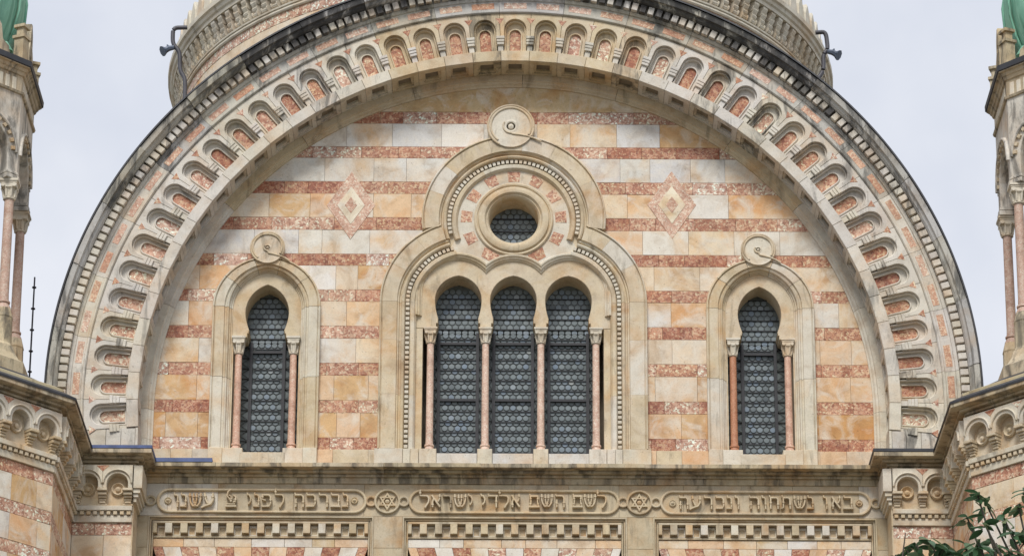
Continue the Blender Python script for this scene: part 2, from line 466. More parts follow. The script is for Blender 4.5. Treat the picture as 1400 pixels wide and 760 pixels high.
# backing of the tympanum (dark mortar seen in the joints), pierced by the windows
hole_mid = [(-hw_mid(z), z) for z in [17.0 + 0.1 * i for i in range(50)] if hw_mid(z) > 0.02]
hole_mid = hole_mid + [(-x, z) for (x, z) in hole_mid[::-1]]
bk = MB()
outer = [(-5.0, 16.95), (5.0, 16.95)] + [(AX + 4.99 * cos(pi * i / 40), AZ + 4.99 * sin(pi * i / 40)) for i in range(41)]
holes = [arched(0.62, 17.0, SZS, 16, cx) for cx in SWX] + [hole_mid]
bk.plate([outer] + holes, 0.05, 0.30, 0.0)
tymp = mk('tympanum_wall', bk, 'mortar', fac)
tymp['label'] = 'tympanum wall of alternating cream and red breccia courses'

RED_ROWS = [(22.504, 22.324), (21.970, 21.796), (21.438, 21.255), (20.896, 20.709), (20.349, 20.174), (19.816, 19.642), (19.280, 19.097), (18.738, 18.556), (18.194, 18.014), (17.655, 17.476)]
rows = []
top = 22.99
for (a, b) in RED_ROWS:
    rows.append(('c', a, top)); rows.append(('r', b, a)); top = b
rows.append(('p', 17.135, top))
WHITE = (0.72, 0.67, 0.585); COOL = (0.64, 0.615, 0.57); CREAM = (0.71, 0.575, 0.41); PEACH = (0.70, 0.485, 0.295); TAN = (0.63, 0.405, 0.20); ORANGE = (0.60, 0.325, 0.12); YEL = (0.60, 0.445, 0.245)
PAL = {0: [YEL, YEL, TAN, CREAM], 1: [WHITE, CREAM, TAN, COOL, PEACH], 2: [WHITE, COOL, COOL, CREAM, TAN], 3: [WHITE, CREAM, PEACH, PEACH, TAN, COOL],
       4: [WHITE, WHITE, COOL, CREAM, PEACH], 5: [PEACH, CREAM, TAN, WHITE, WHITE, CREAM], 6: [PEACH, CREAM, CREAM, PEACH, WHITE, WHITE], 7: [CREAM, PEACH, CREAM, WHITE],
       8: [PEACH, TAN, PEACH, CREAM], 9: [PEACH, TAN, PEACH, ORANGE], 10: [PEACH, CREAM, TRIMW, TRIM]}
def course(kind, z0, z1, idx):
    ob = []
    if hw_mid(z0 + 0.01) > 0.05: ob.append((0.0, hw_mid))
    if hw_side(z0 + 0.01) > 0.05:
        ob = [(SWX[0], hw_side)] + ob + [(SWX[1], hw_side)]
    bounds = [lambda z: AX - x_out(z)]
    for (cx, f) in ob:
        bounds.append(lambda z, cx=cx, f=f: cx - f(z)); bounds.append(lambda z, cx=cx, f=f: cx + f(z))
    bounds.append(lambda z: AX + x_out(z))
    ns = 9
    zs = [z0 + (z1 - z0) * i / ns for i in range(ns + 1)]
    G = 0.0015
    for k in range(0, len(bounds), 2):
        fa, fb = bounds[k], bounds[k + 1]
        lo, hi = max(fa(z) for z in zs), min(fb(z) for z in zs)
        wmin, wmax = (0.30, 0.62) if kind == 'r' else (0.30, 0.80)
        if kind == 'p': wmin, wmax = 0.25, 0.5
        cuts = []; x = lo + R.uniform(0.12, wmax * 0.8)
        while x < hi - 0.14:
            cuts.append(x); x += R.uniform(wmin, wmax)
        edges = [fa] + [(lambda z, c=c: c) for c in cuts] + [fb]
        for i in range(len(edges) - 1):
            ea, eb = edges[i], edges[i + 1]
            ca, cb = i == 0, i == len(edges) - 2
            zl = zs if ca else [z0, z1]; zr = zs if cb else [z0, z1]
            L = [(ea(z) + G, min(max(z, z0 + G), z1 - G)) for z in zl]
            Rr = [(eb(z) - G, min(max(z, z0 + G), z1 - G)) for z in zr]
            if kind == 'c' and idx == 0: pass
            # drop crossed samples near the crown of the arch
            if ca and cb:
                ok = [j for j in range(len(zs)) if Rr[j][0] - L[j][0] > 0.01]
                L = [L[j] for j in ok]; Rr = [Rr[j] for j in ok]
            elif ca:
                L = [(min(p[0], Rr[0][0] - 0.003), p[1]) for p in L]
            elif cb:
                Rr = [(max(p[0], L[0][0] + 0.003), p[1]) for p in Rr]
            poly = L[::-1] + Rr
            b = MB(); yj = R.uniform(-0.0025, 0.0025) + (-0.03 if kind == 'p' else 0)
            b.plate([poly], yj, 0.045, 0.0018)
            if kind == 'r':
                mk('red_stone', b, 'red', tymp, red())
            else:
                c = R.choice(PAL[idx])
                if idx == 5 and ea(z0) > 0.5 and R.random() < 0.7: c = R.choice([WHITE, CREAM])
                if idx == 9 and ea(z0) > 3.8: c = ORANGE
                mk('cream_stone' if kind == 'c' else 'plinth_stone', b, 'block' if kind == 'c' else 'trim', tymp, jit(c, 0.05))
for i, (k, a, b) in enumerate(rows):
    course(k, a, b, i // 2)

# ---- lozenges
for (px, py) in ((480, 281), (918.5, 280.5)):
    cx, cz = W(px, py, 0)
    for nm, hx, hz, mat, col, y in (('lozenge', 0.335, 0.51, 'redmid', (0.64, 0.40, 0.29), -0.006), ('lozenge', 0.19, 0.285, 'block', (0.80, 0.71, 0.54), -0.011), ('lozenge', 0.085, 0.125, 'redmid', (0.60, 0.36, 0.25), -0.015)):
        b = MB(); b.plate([[(cx - hx, cz), (cx, cz - hz), (cx + hx, cz), (cx, cz + hz)]], y, 0.02, 0.002)
        mk(nm, b, mat, tymp, jit(col, 0.03))

# ---- the great arch: one voussoir mesh with niche and coffer, turned about the arch centre
STEP = radians(4.41)
arch = MB(); arch.arc(0, 0, [(5.06, 0.30), (5.06, -0.06), (5.09, -0.34), (5.70, -0.34), (5.70, 0.30)], radians(-5), radians(185), 96)
arch_o = put('great_arch', mesh_of(arch, 'great_arch', (0, 0, 0)), MT['mortar'], fac, (AX, 0, AZ))
arch_o['label'] = 'great round arch of cream voussoirs with niches, dentils and black weathered coping'
def wv(r, gap=0.002): return r * tan(STEP / 2) - gap
vb = MB()
vb.plate([[(-wv(5.01), 5.01), (wv(5.01), 5.01), (wv(5.165), 5.165), (-wv(5.165), 5.165)]], YF, YF + 0.10, 0.005)
ar = arch_pts(0.152, 0.152, 5.503, 14)
vb.plate([[(-wv(5.26), 5.262), (-0.152, 5.262)] + ar + [(0.152, 5.262), (wv(5.262), 5.262), (wv(5.735), 5.735), (-wv(5.735), 5.735)]], YF, YF + 0.10, 0.004)
def arch_band(mb, o, i, z0, zs, y0, y1, b=0.003, n=14):
    mb.plate([[(-o, z0)] + arch_pts(o, o, zs, n) + [(o, z0), (i, z0)] + arch_pts(i, i, zs, n)[::-1] + [(-i, z0)]], y0, y1, b)
arch_band(vb, 0.1535, 0.128, 5.168, 5.503, YF + 0.045, YF + 0.12, 0.010)
vb.plate([[(-wv(5.10) , 5.10), (wv(5.10), 5.10), (wv(5.72), 5.72), (-wv(5.72), 5.72)], arched(0.078, 5.195, 5.452, 10)], YF + 0.105, YF + 0.14, 0.002)
arch_band(vb, 0.096, 0.078, 5.195, 5.452, YF + 0.085, YF + 0.12, 0.004, 10)
# soffit with a sunk coffer
def coffer(mb, u, rects, hs, y_of=None):
    # rects: (half width, y0, y1); hs radii for each level
    for i in range(len(rects)):
        a = rects[i]
        pa = [(-a[0], a[1]), (a[0], a[1]), (a[0], a[2]), (-a[0], a[2])]
        if i + 1 < len(rects):
            c = rects[i + 1]; pb = [(-c[0], c[1]), (c[0], c[1]), (c[0], c[2]), (-c[0], c[2])]
            vs = [(x, y, hs[i]) for x, y in pa] + [(x, y, hs[i]) for x, y in pb] + [(x, y, hs[i + 1]) for x, y in pb]
            fs = []
            for k in range(4):
                j = (k + 1) % 4
                fs += [(k, j, 4 + j, 4 + k), (4 + k, 4 + j, 8 + j, 8 + k)]
            mb.add(vs, fs)
        else:
            mb.add([(x, y, hs[i]) for x, y in pa], [(0, 1, 2, 3)])
coffer(vb, 0, [(wv(5.01), YF + 0.004, -0.07), (0.122, -0.44, -0.13), (0.100, -0.415, -0.155), (0.092, -0.405, -0.165)], [5.012, 5.034, 5.042, 5.082])
v_me = mesh_of(vb, 'voussoir', (0, 0, 0))
ib = MB(); ib.plate([arched(0.0775, 5.195, 5.452, 10)], YF + 0.115, YF + 0.15, 0.001)
i_me = mesh_of(ib, 'niche_inlay', (0, 0, 0))
rb = MB(); rb.plate([[(-0.155, 5.803), (0.155, 5.803), (0.158, 5.892), (-0.158, 5.892)]], -0.519, -0.49, 0.001)
r_me = mesh_of(rb, 'panel_inlay', (0, 0, 0))
pb = MB()
for (r0, r1, hw_, y) in ((5.262, 5.302, 0.048, YF - 0.005), (5.305, 5.345, 0.053, YF - 0.011), (5.348, 5.392, 0.058, YF - 0.017)):
    pb.bbox(-hw_, hw_, y, YF + 0.09, r0, r1, 0.005)
pb.bbox(-0.037, 0.037, YF + 0.022, YF + 0.12, 5.160, 5.262, 0.004)
p_me = mesh_of(pb, 'niche_impost', (0, 0, 0))
tb = MB(); tb.plate([[(-0.058, 5.665), (0.0, 5.575), (0.058, 5.665)]], YF - 0.003, YF + 0.03, 0.001)
t_me = mesh_of(tb, 'spandrel_inlay', (0, 0, 0))
NV = 21
DIRTY = ['arch'] * 5 + ['sooty']
def matted(me, mats):
    out = {}
    for k in set(mats):
        c = me.copy(); c.materials.append(MT[k]); out[k] = c
    return out
v_ms = matted(v_me, ['arch', 'sooty', 'trim']); p_ms = matted(p_me, ['arch', 'sooty', 'trim'])
for i in range(-NV, NV + 1):
    a = i * STEP
    k = 'sooty' if (7 <= abs(i) <= 9 and R.random() < 0.45) or R.random() < 0.05 else ('trim' if abs(i) < 5 else 'arch')
    c = ARCHC if abs(i) > 4 else TRIM
    put('voussoir', v_ms[k], None, arch_o, (AX, 0, AZ), (0, a, 0), jit(c, 0.07))
    put('niche_inlay', i_me, MT['red'], arch_o, (AX, 0, AZ), (0, a, 0), red())
    put('panel_inlay', r_me, MT['redmid'], arch_o, (AX, 0, AZ), (0, a, 0), jit(R.choice([REDS[1], REDS[2], REDS[4], REDS[4], REDS[2]]), 0.08))
for i in range(-NV - 1, NV + 1):
    a = (i + 0.5) * STEP
    k = 'sooty' if R.random() < 0.12 else 'arch'
    put('niche_impost', p_ms[k], None, arch_o, (AX, 0, AZ), (0, a, 0), jit(ARCHC, 0.08))
    put('spandrel_inlay', t_me, MT['red'], arch_o, (AX, 0, AZ), (0, a, 0), red())
# outer mouldings, two voussoirs to a block
prof_band = [(5.60, -0.37), (5.7365, -0.37), (5.7365, -0.500), (5.741, -0.520), (5.752, -0.533), (5.772, -0.533), (5.782, -0.516), (5.916, -0.516), (5.922, -0.535), (5.945, -0.546), (5.962, -0.552), (5.962, -0.535), (6.085, -0.535), (6.085, -0.30)]
prof_cor = [(6.082, -0.30), (6.082, -0.640), (6.100, -0.672), (6.128, -0.690), (6.136, -0.735), (6.205, -0.755), (6.218, -0.74), (6.218, -0.30)]
prof_lead = [(6.214, -0.772), (6.236, -0.772), (6.240, -0.60), (6.18, 0.70), (6.10, 0.70), (6.20, -0.60)]
db = MB(); db.bbox(-0.0415, 0.0415, -0.622, -0.53, 5.968, 6.078, 0.004)
d_me = mesh_of(db, 'dentil', (0, 0, 0))
d_ms = matted(d_me, ['arch', 'sooty', 'crust', 'black'])
for i in range(-22, 22, 2):
    a0, a1 = pi / 2 - (i - 0.5) * STEP - 0.0004, pi / 2 - (i + 1.5) * STEP + 0.0004
    if i + 1.5 > 22: a1 = pi / 2 - 21.5 * STEP
    mid = abs(i + 0.5)
    b = MB(); b.arc(AX, AZ, prof_band, a0, a1, 8)
    mk('archivolt_block', b, 'sooty' if 3 < mid < 13 else 'arch', arch_o, jit(SOOT if mid < 13 else ARCHC, 0.08))
    jy = R.uniform(-0.012, 0.012)
    b = MB(); b.arc(AX, AZ, [(r, y + jy * (y < -0.4)) for r, y in prof_cor], a0, a1, 8)
    mk('cornice_block', b, R.choice(['black', 'black', 'crust']) if 2 < mid < 13 else R.choice(['crust', 'crust', 'sooty']), arch_o, jit(SOOT, 0.1))
    b = MB(); b.arc(AX, AZ, prof_lead, a0, a1, 8)
    mk('lead_coping', b, 'lead', arch_o)
    for q in range(8):
        a = (i - 0.5 + (q + 0.5) / 4.0) * STEP
        if abs(a) < 21.5 * STEP:
            put('dentil', d_ms[R.choice(['crust', 'black', 'sooty']) if mid < 11 and R.random() < 0.75 else ('sooty' if mid < 15 else 'arch')], None, arch_o, (AX, 0, AZ), (0, a, 0), jit(ARCHC, 0.06))
# inner ring against the tympanum
prof_ring = [(5.055, 0.05), (5.055, -0.075), (4.925, -0.085), (4.915, -0.062), (4.890, -0.055), (4.872, -0.030), (4.852, -0.022), (4.848, 0.05)]
an = [0, 0.31, 0.66, 0.93, 1.28, 1.55, 1.86, 2.2, 2.49, 2.83, pi]
for i in range(len(an) - 1):
    b = MB(); b.arc(AX, AZ, prof_ring, an[i] + 0.0006, an[i + 1] - 0.0006, 12)
    mk('ring_block', b, 'frieze' if 2 <= i <= 7 else 'trim', arch_o, jit(TRIM if 1 < i < 8 else ARCHC, 0.06))
for s in (-1, 1):
    for z0, z1 in ((17.18, 17.60), (17.603, 18.028)):
        b = MB(); b.sweep([(AX, z0, s, 0), (AX, z1, s, 0)], prof_ring)
        mk('ring_block', b, 'trim', arch_o, jit(TRIMW, 0.05))
    # plain blocks under the last niches
    zb = AZ + 5.4 * sin(-(21.5 * STEP - pi / 2)) + 0.02
    xs = [5.03, 5.22, 5.42, 5.70]
    for x0, x1 in zip(xs[:-1], xs[1:]):
        b = MB(); b.bbox(min(s * (x0 + .002), s * (x1 - .002)) + AX, max(s * (x0 + .002), s * (x1 - .002)) + AX, -0.487 + R.uniform(-.006, .006), 0.2, 17.16, zb - 0.005, 0.004)
        mk('base_block', b, 'sooty' if s > 0 else 'arch', arch_o, jit((0.61, 0.565, 0.48), 0.06))
    b = MB(); b.bbox(min(s * 5.703, s * 6.10) + AX, max(s * 5.703, s * 6.10) + AX, -0.505, 0.2, 17.16, zb - 0.02, 0.005)
    mk('base_block', b, 'sooty', arch_o, jit(SOOT, 0.06))
    b = MB(); b.box(min(s * 4.995, s * 5.028) + AX, max(s * 4.995, s * 5.028) + AX, -0.489, 0.1, 17.16, zb); mk('base_block', b, 'arch', arch_o, jit(ARCHC))

# ================================================================== WINDOWS
def roundels(xa, xb, z0, z1, inside, y, pitch=0.0875, row=0.0755):
    """rings of lead came with bull's-eye discs; inside(x, z) says where glass shows"""
    discs, came = MB(), MB()
    k = 0; z = z0 + row * 0.55
    cx = (xa + xb) / 2
    nx = int((xb - xa) / pitch) + 3
    while z < z1:
        off = 0.5 * (k % 2)
        for i in range(-nx // 2 - 1, nx // 2 + 2):
            x = cx + (i + off) * pitch
            if not inside(x, z, 0.026): continue
            n = 12; r0, r1 = 0.0385, 0.0425
            tx, tz = R.uniform(-.03, .03), R.uniform(-.03, .03)
            ring = [(cos(2 * pi * j / n), sin(2 * pi * j / n)) for j in range(n)]
            def cl(px): return min(max(px, xa), xb)
            vs = [(cl(x + r0 * c), y - 0.004 + (tx * c + tz * s) * r0, z + r0 * s) for c, s in ring] + [(cl(x), y - 0.0055, z)]
            discs.add(vs, [(j, (j + 1) % n, n) for j in range(n)])
            # every disc of glass gets its own random tone
            tone = min(1, max(0, R.gauss(0.50, 0.17)))
            discs.tone += [tone] * n
            vs = [(cl(x + r1 * c), y - 0.003, z + r1 * s) for c, s in ring] + [(cl(x + r0 * c), y - 0.007, z + r0 * s) for c, s in ring]
            came.add(vs, [(j, (j + 1) % n, n + (j + 1) % n, n + j) for j in range(n)])
        z += row; k += 1
    return discs, came

def lattice(x0, x1, z0, z1, y, dz):
    b = MB(); z = z0; r = 0.003
    while z < z1 - 0.02:
        ze = min(z + dz, z1)
        b.tube([(x0, y, z), (x1, y, ze)], r, 4); b.tube([(x1, y, z), (x0, y, ze)], r, 4)
        z += dz
    return b

def capital(mb, cx, cy, z0, z1, r):
    """leafy bell, volutes and a square abacus between z0 and z1"""
    h = z1 - z0
    mb.lathe(cx, cy, [(r * 1.0, z0), (r * 1.25, z0 + .01), (r * 1.25, z0 + .022), (r * 1.0, z0 + .03), (r * 1.08, z0 + h * .35), (r * 1.2, z0 + h * .5), (r * 1.55, z0 + h * .6)], 14)
    for k in range(8):
        a = pi / 8 + k * pi / 4
        x, y = cx + cos(a) * r * 1.15, cy + sin(a) * r * 1.15
        mb.tube([(x, y, z0 + .03), (cx + cos(a) * r * 1.35, cy + sin(a) * r * 1.35, z0 + h * .45), (cx + cos(a) * r * 1.75, cy + sin(a) * r * 1.75, z0 + h * .58)], [r * .22, r * .28, r * .12], 5)
    q = r * 1.55
    mb.box(cx - q, cx + q, cy - q, cy + q, z0 + h * .58, z0 + h * .80)
    for sx in (-1, 1):
        for sy in (-1, 1):
            vx, vy = cx + sx * q * .72, cy + sy * (q + .004)
            mb.tube([(vx, vy - .012 , z0 + h * .67), (vx, vy + .012, z0 + h * .67)], h * .10, 8)
    mb.box(cx - q * 1.08, cx + q * 1.08, cy - q * 1.08, cy + q * 1.08, z0 + h * .80, z0 + h * .88)
    mb.box(cx - q * 1.2, cx + q * 1.2, cy - q * 1.2, cy + q * 1.2, z0 + h * .885, z1)

def column(cx, cy, z0, zn, z1, r, parent, col, capcol=TRIMW, name='column', seg=18):
    """base z0, necking zn, top of abacus z1; the shaft is the part, base and capital its sub-parts"""
    b = MB(); b.lathe(cx, cy, [(r * 1.05, z0 + .12), (r, z0 + .2), (r * .93, zn - .03), (r * .93, zn)], seg)
    sh = mk(name, b, 'redfine', parent, col, True)
    b = MB(); b.lathe(cx, cy, [(r * 1.55, z0), (r * 1.5, z0 + .015), (r * 1.12, z0 + .07), (r * 1.08, z0 + .078), (r * 1.32, z0 + .082), (r * 1.36, z0 + .094), (r * 1.30, z0 + .106), (r * 1.06, z0 + .110), (r * 1.04, z0 + .122)], seg)
    mk('column_base', b, 'redfine', sh, col, True)
    b = MB(); capital(b, cx, cy, zn, z1, r)
    mk('capital', b, 'trim', sh, capcol)
    return sh

def keyhole(hw, rise, neck, zs, zb, cx=0.0, n=16):
    """pointed horseshoe: widest at zs, necking in to neck at zb"""
    pts = arch_pts(hw, rise, zs, n, cx)
    low = []
    m = 6
    for i in range(1, m + 1):
        t = i / m
        low.append((hw - (hw - neck) * (1 - cos(t * pi / 2)), zs - (zs - zb) * t))
    return [(cx - x, z) for (x, z) in low[::-1]] + pts + [(cx + x, z) for (x, z) in low]

YP, YG = 0.045, 0.375     # face of the pierced plate, plane of the glass
def glazed(parent, cx, hw_low, z0, zsplit, bars_at, arch_test, xl, xr, tall_bars=True, name='window'):
    """leaded light: frame with bars, pane of dark glass, roundels and came as sub-parts"""
    fr = MB()
    for s in (-1, 1):
        fr.box(cx + s * hw_low - 0.021, cx + s * hw_low + 0.021, YG - 0.045, YG - 0.008, z0, zsplit)
    fr.box(cx - hw_low - 0.02, cx + hw_low + 0.02, YG - 0.050, YG - 0.006, zsplit - 0.022, zsplit + 0.022)
    fr.box(cx - hw_low - 0.02, cx + hw_low + 0.02, YG - 0.050, YG - 0.006, z0, z0 + 0.03)
    fo = mk(name, fr, 'iron', parent)
    return fo

def window_light(parent, cx, hl, z0, zb, zs, hw_, rise, neck, zplate, zmid, sx0, sx1, lat=True):
    """one light: hl half width of the roundel field below, keyhole field above, side strips of lattice between sx0 and sx1"""
    fr = MB(); yf = YG - 0.05
    for s in (-1, 1):
        fr.box(cx + s * (hl + 0.02) - 0.021, cx + s * (hl + 0.02) + 0.021, yf, YG - 0.004, z0, zplate + 0.02)
    for zz in zmid:
        fr.box(cx - hl, cx + hl, yf + 0.004, YG - 0.004, zz - 0.018, zz + 0.018)
    fr.box(cx - hl - 0.04, cx + hl + 0.04, yf + 0.003, YG - 0.004, z0 - 0.005, z0 + 0.022)
    fo = mk('window', fr, 'iron', parent)
    top = zs + rise
    gl = MB(); gl.box(sx0, sx1, YG + 0.006, YG + 0.02, z0 - 0.02, zplate + 0.01)
    pg = keyhole(hw_ + 0.02, rise + 0.02, neck + 0.02, zs, zb - 0.03, cx)
    gl.plate([pg], YG + 0.002, YG + 0.02, 0.0)
    mk('pane', gl, 'backglass', fo)
    def inside(x, z, m):
        if z < zplate: return abs(x - cx) < hl + 0.012 and z > z0
        if z > top - 0.05: return False
        if z > zs:
            r = (hw_ ** 2 + rise ** 2) / (2 * hw_); c = r - hw_
            w = sqrt(max(0, r * r - (z - zs) ** 2)) - c
        else: w = hw_ - (hw_ - neck) * 0.5
        return abs(x - cx) < w - m * 0.6
    d1, c1 = roundels(cx - hl, cx + hl, z0 + 0.02, zplate - 0.0, inside, YG)
    d2, c2 = roundels(cx - hw_, cx + hw_, zplate + 0.002, top - 0.05, inside, YG)
    for dst, src in ((d1, d2), (c1, c2)):
        dst.add(src.v, src.f); dst.tone += src.tone
    o = mk('roundels', d1, 'roundel', fo); o['kind'] = 'stuff'
    o = mk('lead_came', c1, 'came', fo); o['kind'] = 'stuff'
    # saddle bars
    z = z0 + 0.151; 
    while z < top - 0.06:
        if all(abs(z - q) > 0.03 for q in zmid):
            w = hl + 0.02 if z < zplate else (hw_ if z < zs + 0.1 else hw_ * 0.8)
            b = MB(); b.box(cx - w, cx + w, YG - 0.022, YG - 0.010, z - 0.005, z + 0.005)
            mk('saddle_bar', b, 'iron', fo)
        z += 0.151
    if lat:
        lb = MB()
        for (a, b2) in ((sx0, cx - hl - 0.035), (cx + hl + 0.035, sx1)):
            if b2 - a > 0.03:
                l = lattice(a, b2, z0 + 0.02, zplate, YG - 0.004, 0.151); lb.add(l.v, l.f)
                q = z0 + 0.171
                while q < zplate:
                    lb.box(a, b2, YG - 0.012, YG - 0.002, q - 0.006, q + 0.006); q += 0.151
        if lb.v:
            o = mk('side_lattice', lb, 'came', fo); o['kind'] = 'stuff'
    return fo

def outline(hw_, rise, zs, z0, cx, n=24, nj=2):
    """left jamb, arch, right jamb as one list of (x, z) with index marks"""
    L = [(cx - hw_, z0 + (zs - z0) * i / nj) for i in range(nj)]
    A = arch_pts(hw_, rise, zs, n, cx)
    Rr = [(cx + hw_, zs + (z0 - zs) * (i + 1) / nj) for i in range(nj)]
    return L + A + Rr

def ridge(mb, pts, w, y, h, n=5):
    """half-round bead of width w along (x, z) points, standing h proud of y"""
    k = len(pts); paths = []
    for j in range(n + 1):
        t = pi * j / n; o = -cos(t) * w / 2; yy = y - sin(t) * h
        row = []
        for i, p in enumerate(pts):
            a, b = pts[max(0, i - 1)], pts[min(k - 1, i + 1)]
            dx, dz = b[0] - a[0], b[1] - a[1]; l = hypot(dx, dz) or 1
            row.append((p[0] - dz / l * o, yy, p[1] + dx / l * o))
        paths.append(row)
    mb.loft(paths)

def scroll(parent, cx, cz, r, y, tail, name='scroll', hole=0.05):
    """snail scroll: disc with sunk face, rim bead, eye and a tail bead running into the hood on the right"""
    b = MB()
    b.arc(cx, cz, [(r, 0.02), (r, y + 0.012), (r * .985, y), (r * .86, y + .004), (hole * 1.7, y + .008), (hole * 1.25, y + .002), (hole, y + .008), (hole, y + .07)], 0, 2 * pi, 44, False)
    o = mk(name, b, 'trim', parent, jit(TRIMW, 0.03))
    t = MB()
    pts = [(cx - hole * 1.7 * cos(a), cz + hole * 1.7 * sin(a)) for a in [0.6 - 2.2 * i / 10 for i in range(11)]]
    pts += tail
    ridge(t, pts, 0.026, y + 0.006, 0.018)
    ridge(t, [(cx + r * .86 * cos(a), cz + r * .86 * sin(a)) for a in [radians(-28 + 258 * i / 40) for i in range(41)]], 0.034, y + 0.006, 0.022)
    t2 = MB(); ridge(t2, [(cx + r * .975 * cos(a), cz + r * .975 * sin(a)) for a in [radians(-28 + 268 * i / 40) for i in range(41)]], 0.03, y + 0.006, 0.016)
    t.add(t2.v, t2.f)
    q = mk('scroll_bead', t, 'trim', o, jit(TRIM, 0.03)); q['kind'] = 'stuff'
    e = MB(); e.lathe(0, 0, [(0.001, .05), (hole * .62, .035), (hole * .68, 0.0)], 12)
    e.v = [(cx + x, y + .045 - z, cz + yy) for (x, yy, z) in e.v]
    mk('scroll_eye', e, 'trim', o, TRIMW)
    return o

# ---- side windows
for cx in SWX:
    sur = None
    z0 = 17.475
    LV = [(0.735, 0.735, 0.03), (0.735, 0.735, -0.076), (0.728, 0.728, -0.088), (0.712, 0.712, -0.088), (0.706, 0.706, -0.060), (0.698, 0.700, -0.060), (0.692, 0.692, -0.078),
          (0.575, 0.632, -0.074), (0.568, 0.625, -0.042), (0.548, 0.612, -0.040), (0.535, 0.602, -0.056), (0.515, 0.590, -0.046), (0.508, 0.584, 0.000), (0.490, 0.570, 0.004), (0.482, 0.565, 0.030), (0.468, 0.552, 0.030), (0.465, 0.55, YP + 0.01)]
    nj, n = 2, 24
    outs = [outline(a, rr, SZS, z0, cx, n, nj) for (a, rr, y) in LV]
    N = len(outs[0])
    marks = [0, 1, 2, 7, 11, 15, 19, 26, 27, N - 1]
    marks = [0, 1, nj, nj + 5, nj + 10, nj + 14, nj + 19, nj + n, nj + n + 1, N - 1]
    frame_obj = None
    for q in range(len(marks) - 1):
        i0, i1 = marks[q], marks[q + 1]
        def shr(P):
            P = [Vector(p) for p in P]
            d0, d1 = P[1] - P[0], P[-2] - P[-1]
            P[0] = P[0] + d0.normalized() * .0025; P[-1] = P[-1] + d1.normalized() * .0025
            return P
        b = MB(); b.loft([[(p[0], LV[k][2], p[1]) for p in shr(outs[k][i0:i1 + 1])] for k in range(len(LV))])
        # tiny joint: pull the ends of the block apart
        c = jit(R.choice([TRIM, TRIM, TRIMW]), 0.05)
        o = mk('surround_block', b, 'trim', fac if frame_obj is None else frame_obj, c)
        if frame_obj is None:
            frame_obj = o; o.name = 'window_surround'; WLOC[o.name] = WLOC.get('surround_block', WLOC.get(o.name, Vector(o.location)))
            WLOC[o.name] = Vector(o.location)
    # pierced plate with the keyhole, deep enough to be the reveal
    zp = 19.128
    kz = 19.495; ka = 19.904 - kz
    key = keyhole(0.296, ka, 0.235, kz, zp + 0.09, cx)
    kl = [(cx - 0.262, zp), (cx - 0.262, zp + 0.055), (cx - 0.245, zp + 0.055), (cx - 0.245, zp + 0.09)] + key + [(cx + 0.245, zp + 0.09), (cx + 0.245, zp + 0.055), (cx + 0.262, zp + 0.055), (cx + 0.262, zp)]
    arch_o2 = arch_pts(0.47, 0.554, SZS, 24, cx)
    # two halves and a keystone piece would be hard to tell apart: three stones
    b = MB(); b.plate([[(cx + 0.47, zp)] + arch_o2[::-1] + [(cx - 0.47, zp)] + kl], YP, YG + 0.10, 0.006)
    mk('keyhole_plate', b, 'trim', frame_obj, jit(TRIM, 0.03))
    for s in (-1, 1):
        b = MB(); b.box(min(cx + s * 0.445, cx + s * 0.478), max(cx + s * 0.445, cx + s * 0.478), YP + 0.004, YG + 0.1, 17.47, zp - 0.002)
        mk('reveal', b, 'trim', frame_obj, jit(TRIM))
    # scroll on the crown
    sx, sz = cx - 0.010 + 0.0, 20.393
    tail = [(sx + 0.02, sz - 0.085), (sx + 0.09, sz - 0.10), (sx + 0.17, sz - 0.125), (sx + 0.24, sz - 0.155), (sx + 0.30, sz - 0.195)]
    scroll(frame_obj, sx, sz, 0.232, -0.106, tail, hole=0.030)
    # sill, pedestals, columns
    b = MB(); b.bbox(cx - 0.30, cx + 0.30, -0.10, YG + 0.12, 17.16, 17.405, 0.006); mk('sill', b, 'trim', frame_obj, jit(TRIMW))
    for s in (-1, 1):
        b = MB(); b.bbox(cx + s * 0.405 - 0.135, cx + s * 0.405 + 0.105 + 0.03, -0.085, 0.2, 17.16, 17.472, 0.006); mk('pedestal', b, 'trim', frame_obj, jit(TRIMW))
        b = MB(); b.bbox(cx + s * 0.635 - 0.095, cx + s * 0.635 + 0.095, -0.096, 0.03, 17.16, 17.475, 0.006); mk('plinth', b, 'trim', frame_obj, jit(TRIMW))
        column(cx + s * 0.372, 0.07, 17.472, 18.875, zp - 0.004, 0.050, frame_obj, (0.66, 0.40, 0.29) if (cx < 0 or s > 0) else (0.50, 0.22, 0.12))
    window_light(frame_obj, cx, 0.205, 17.42, zp + 0.09, kz, 0.296, ka, 0.235, zp + 0.02, (zp - 0.10,), cx - 0.46, cx + 0.46)

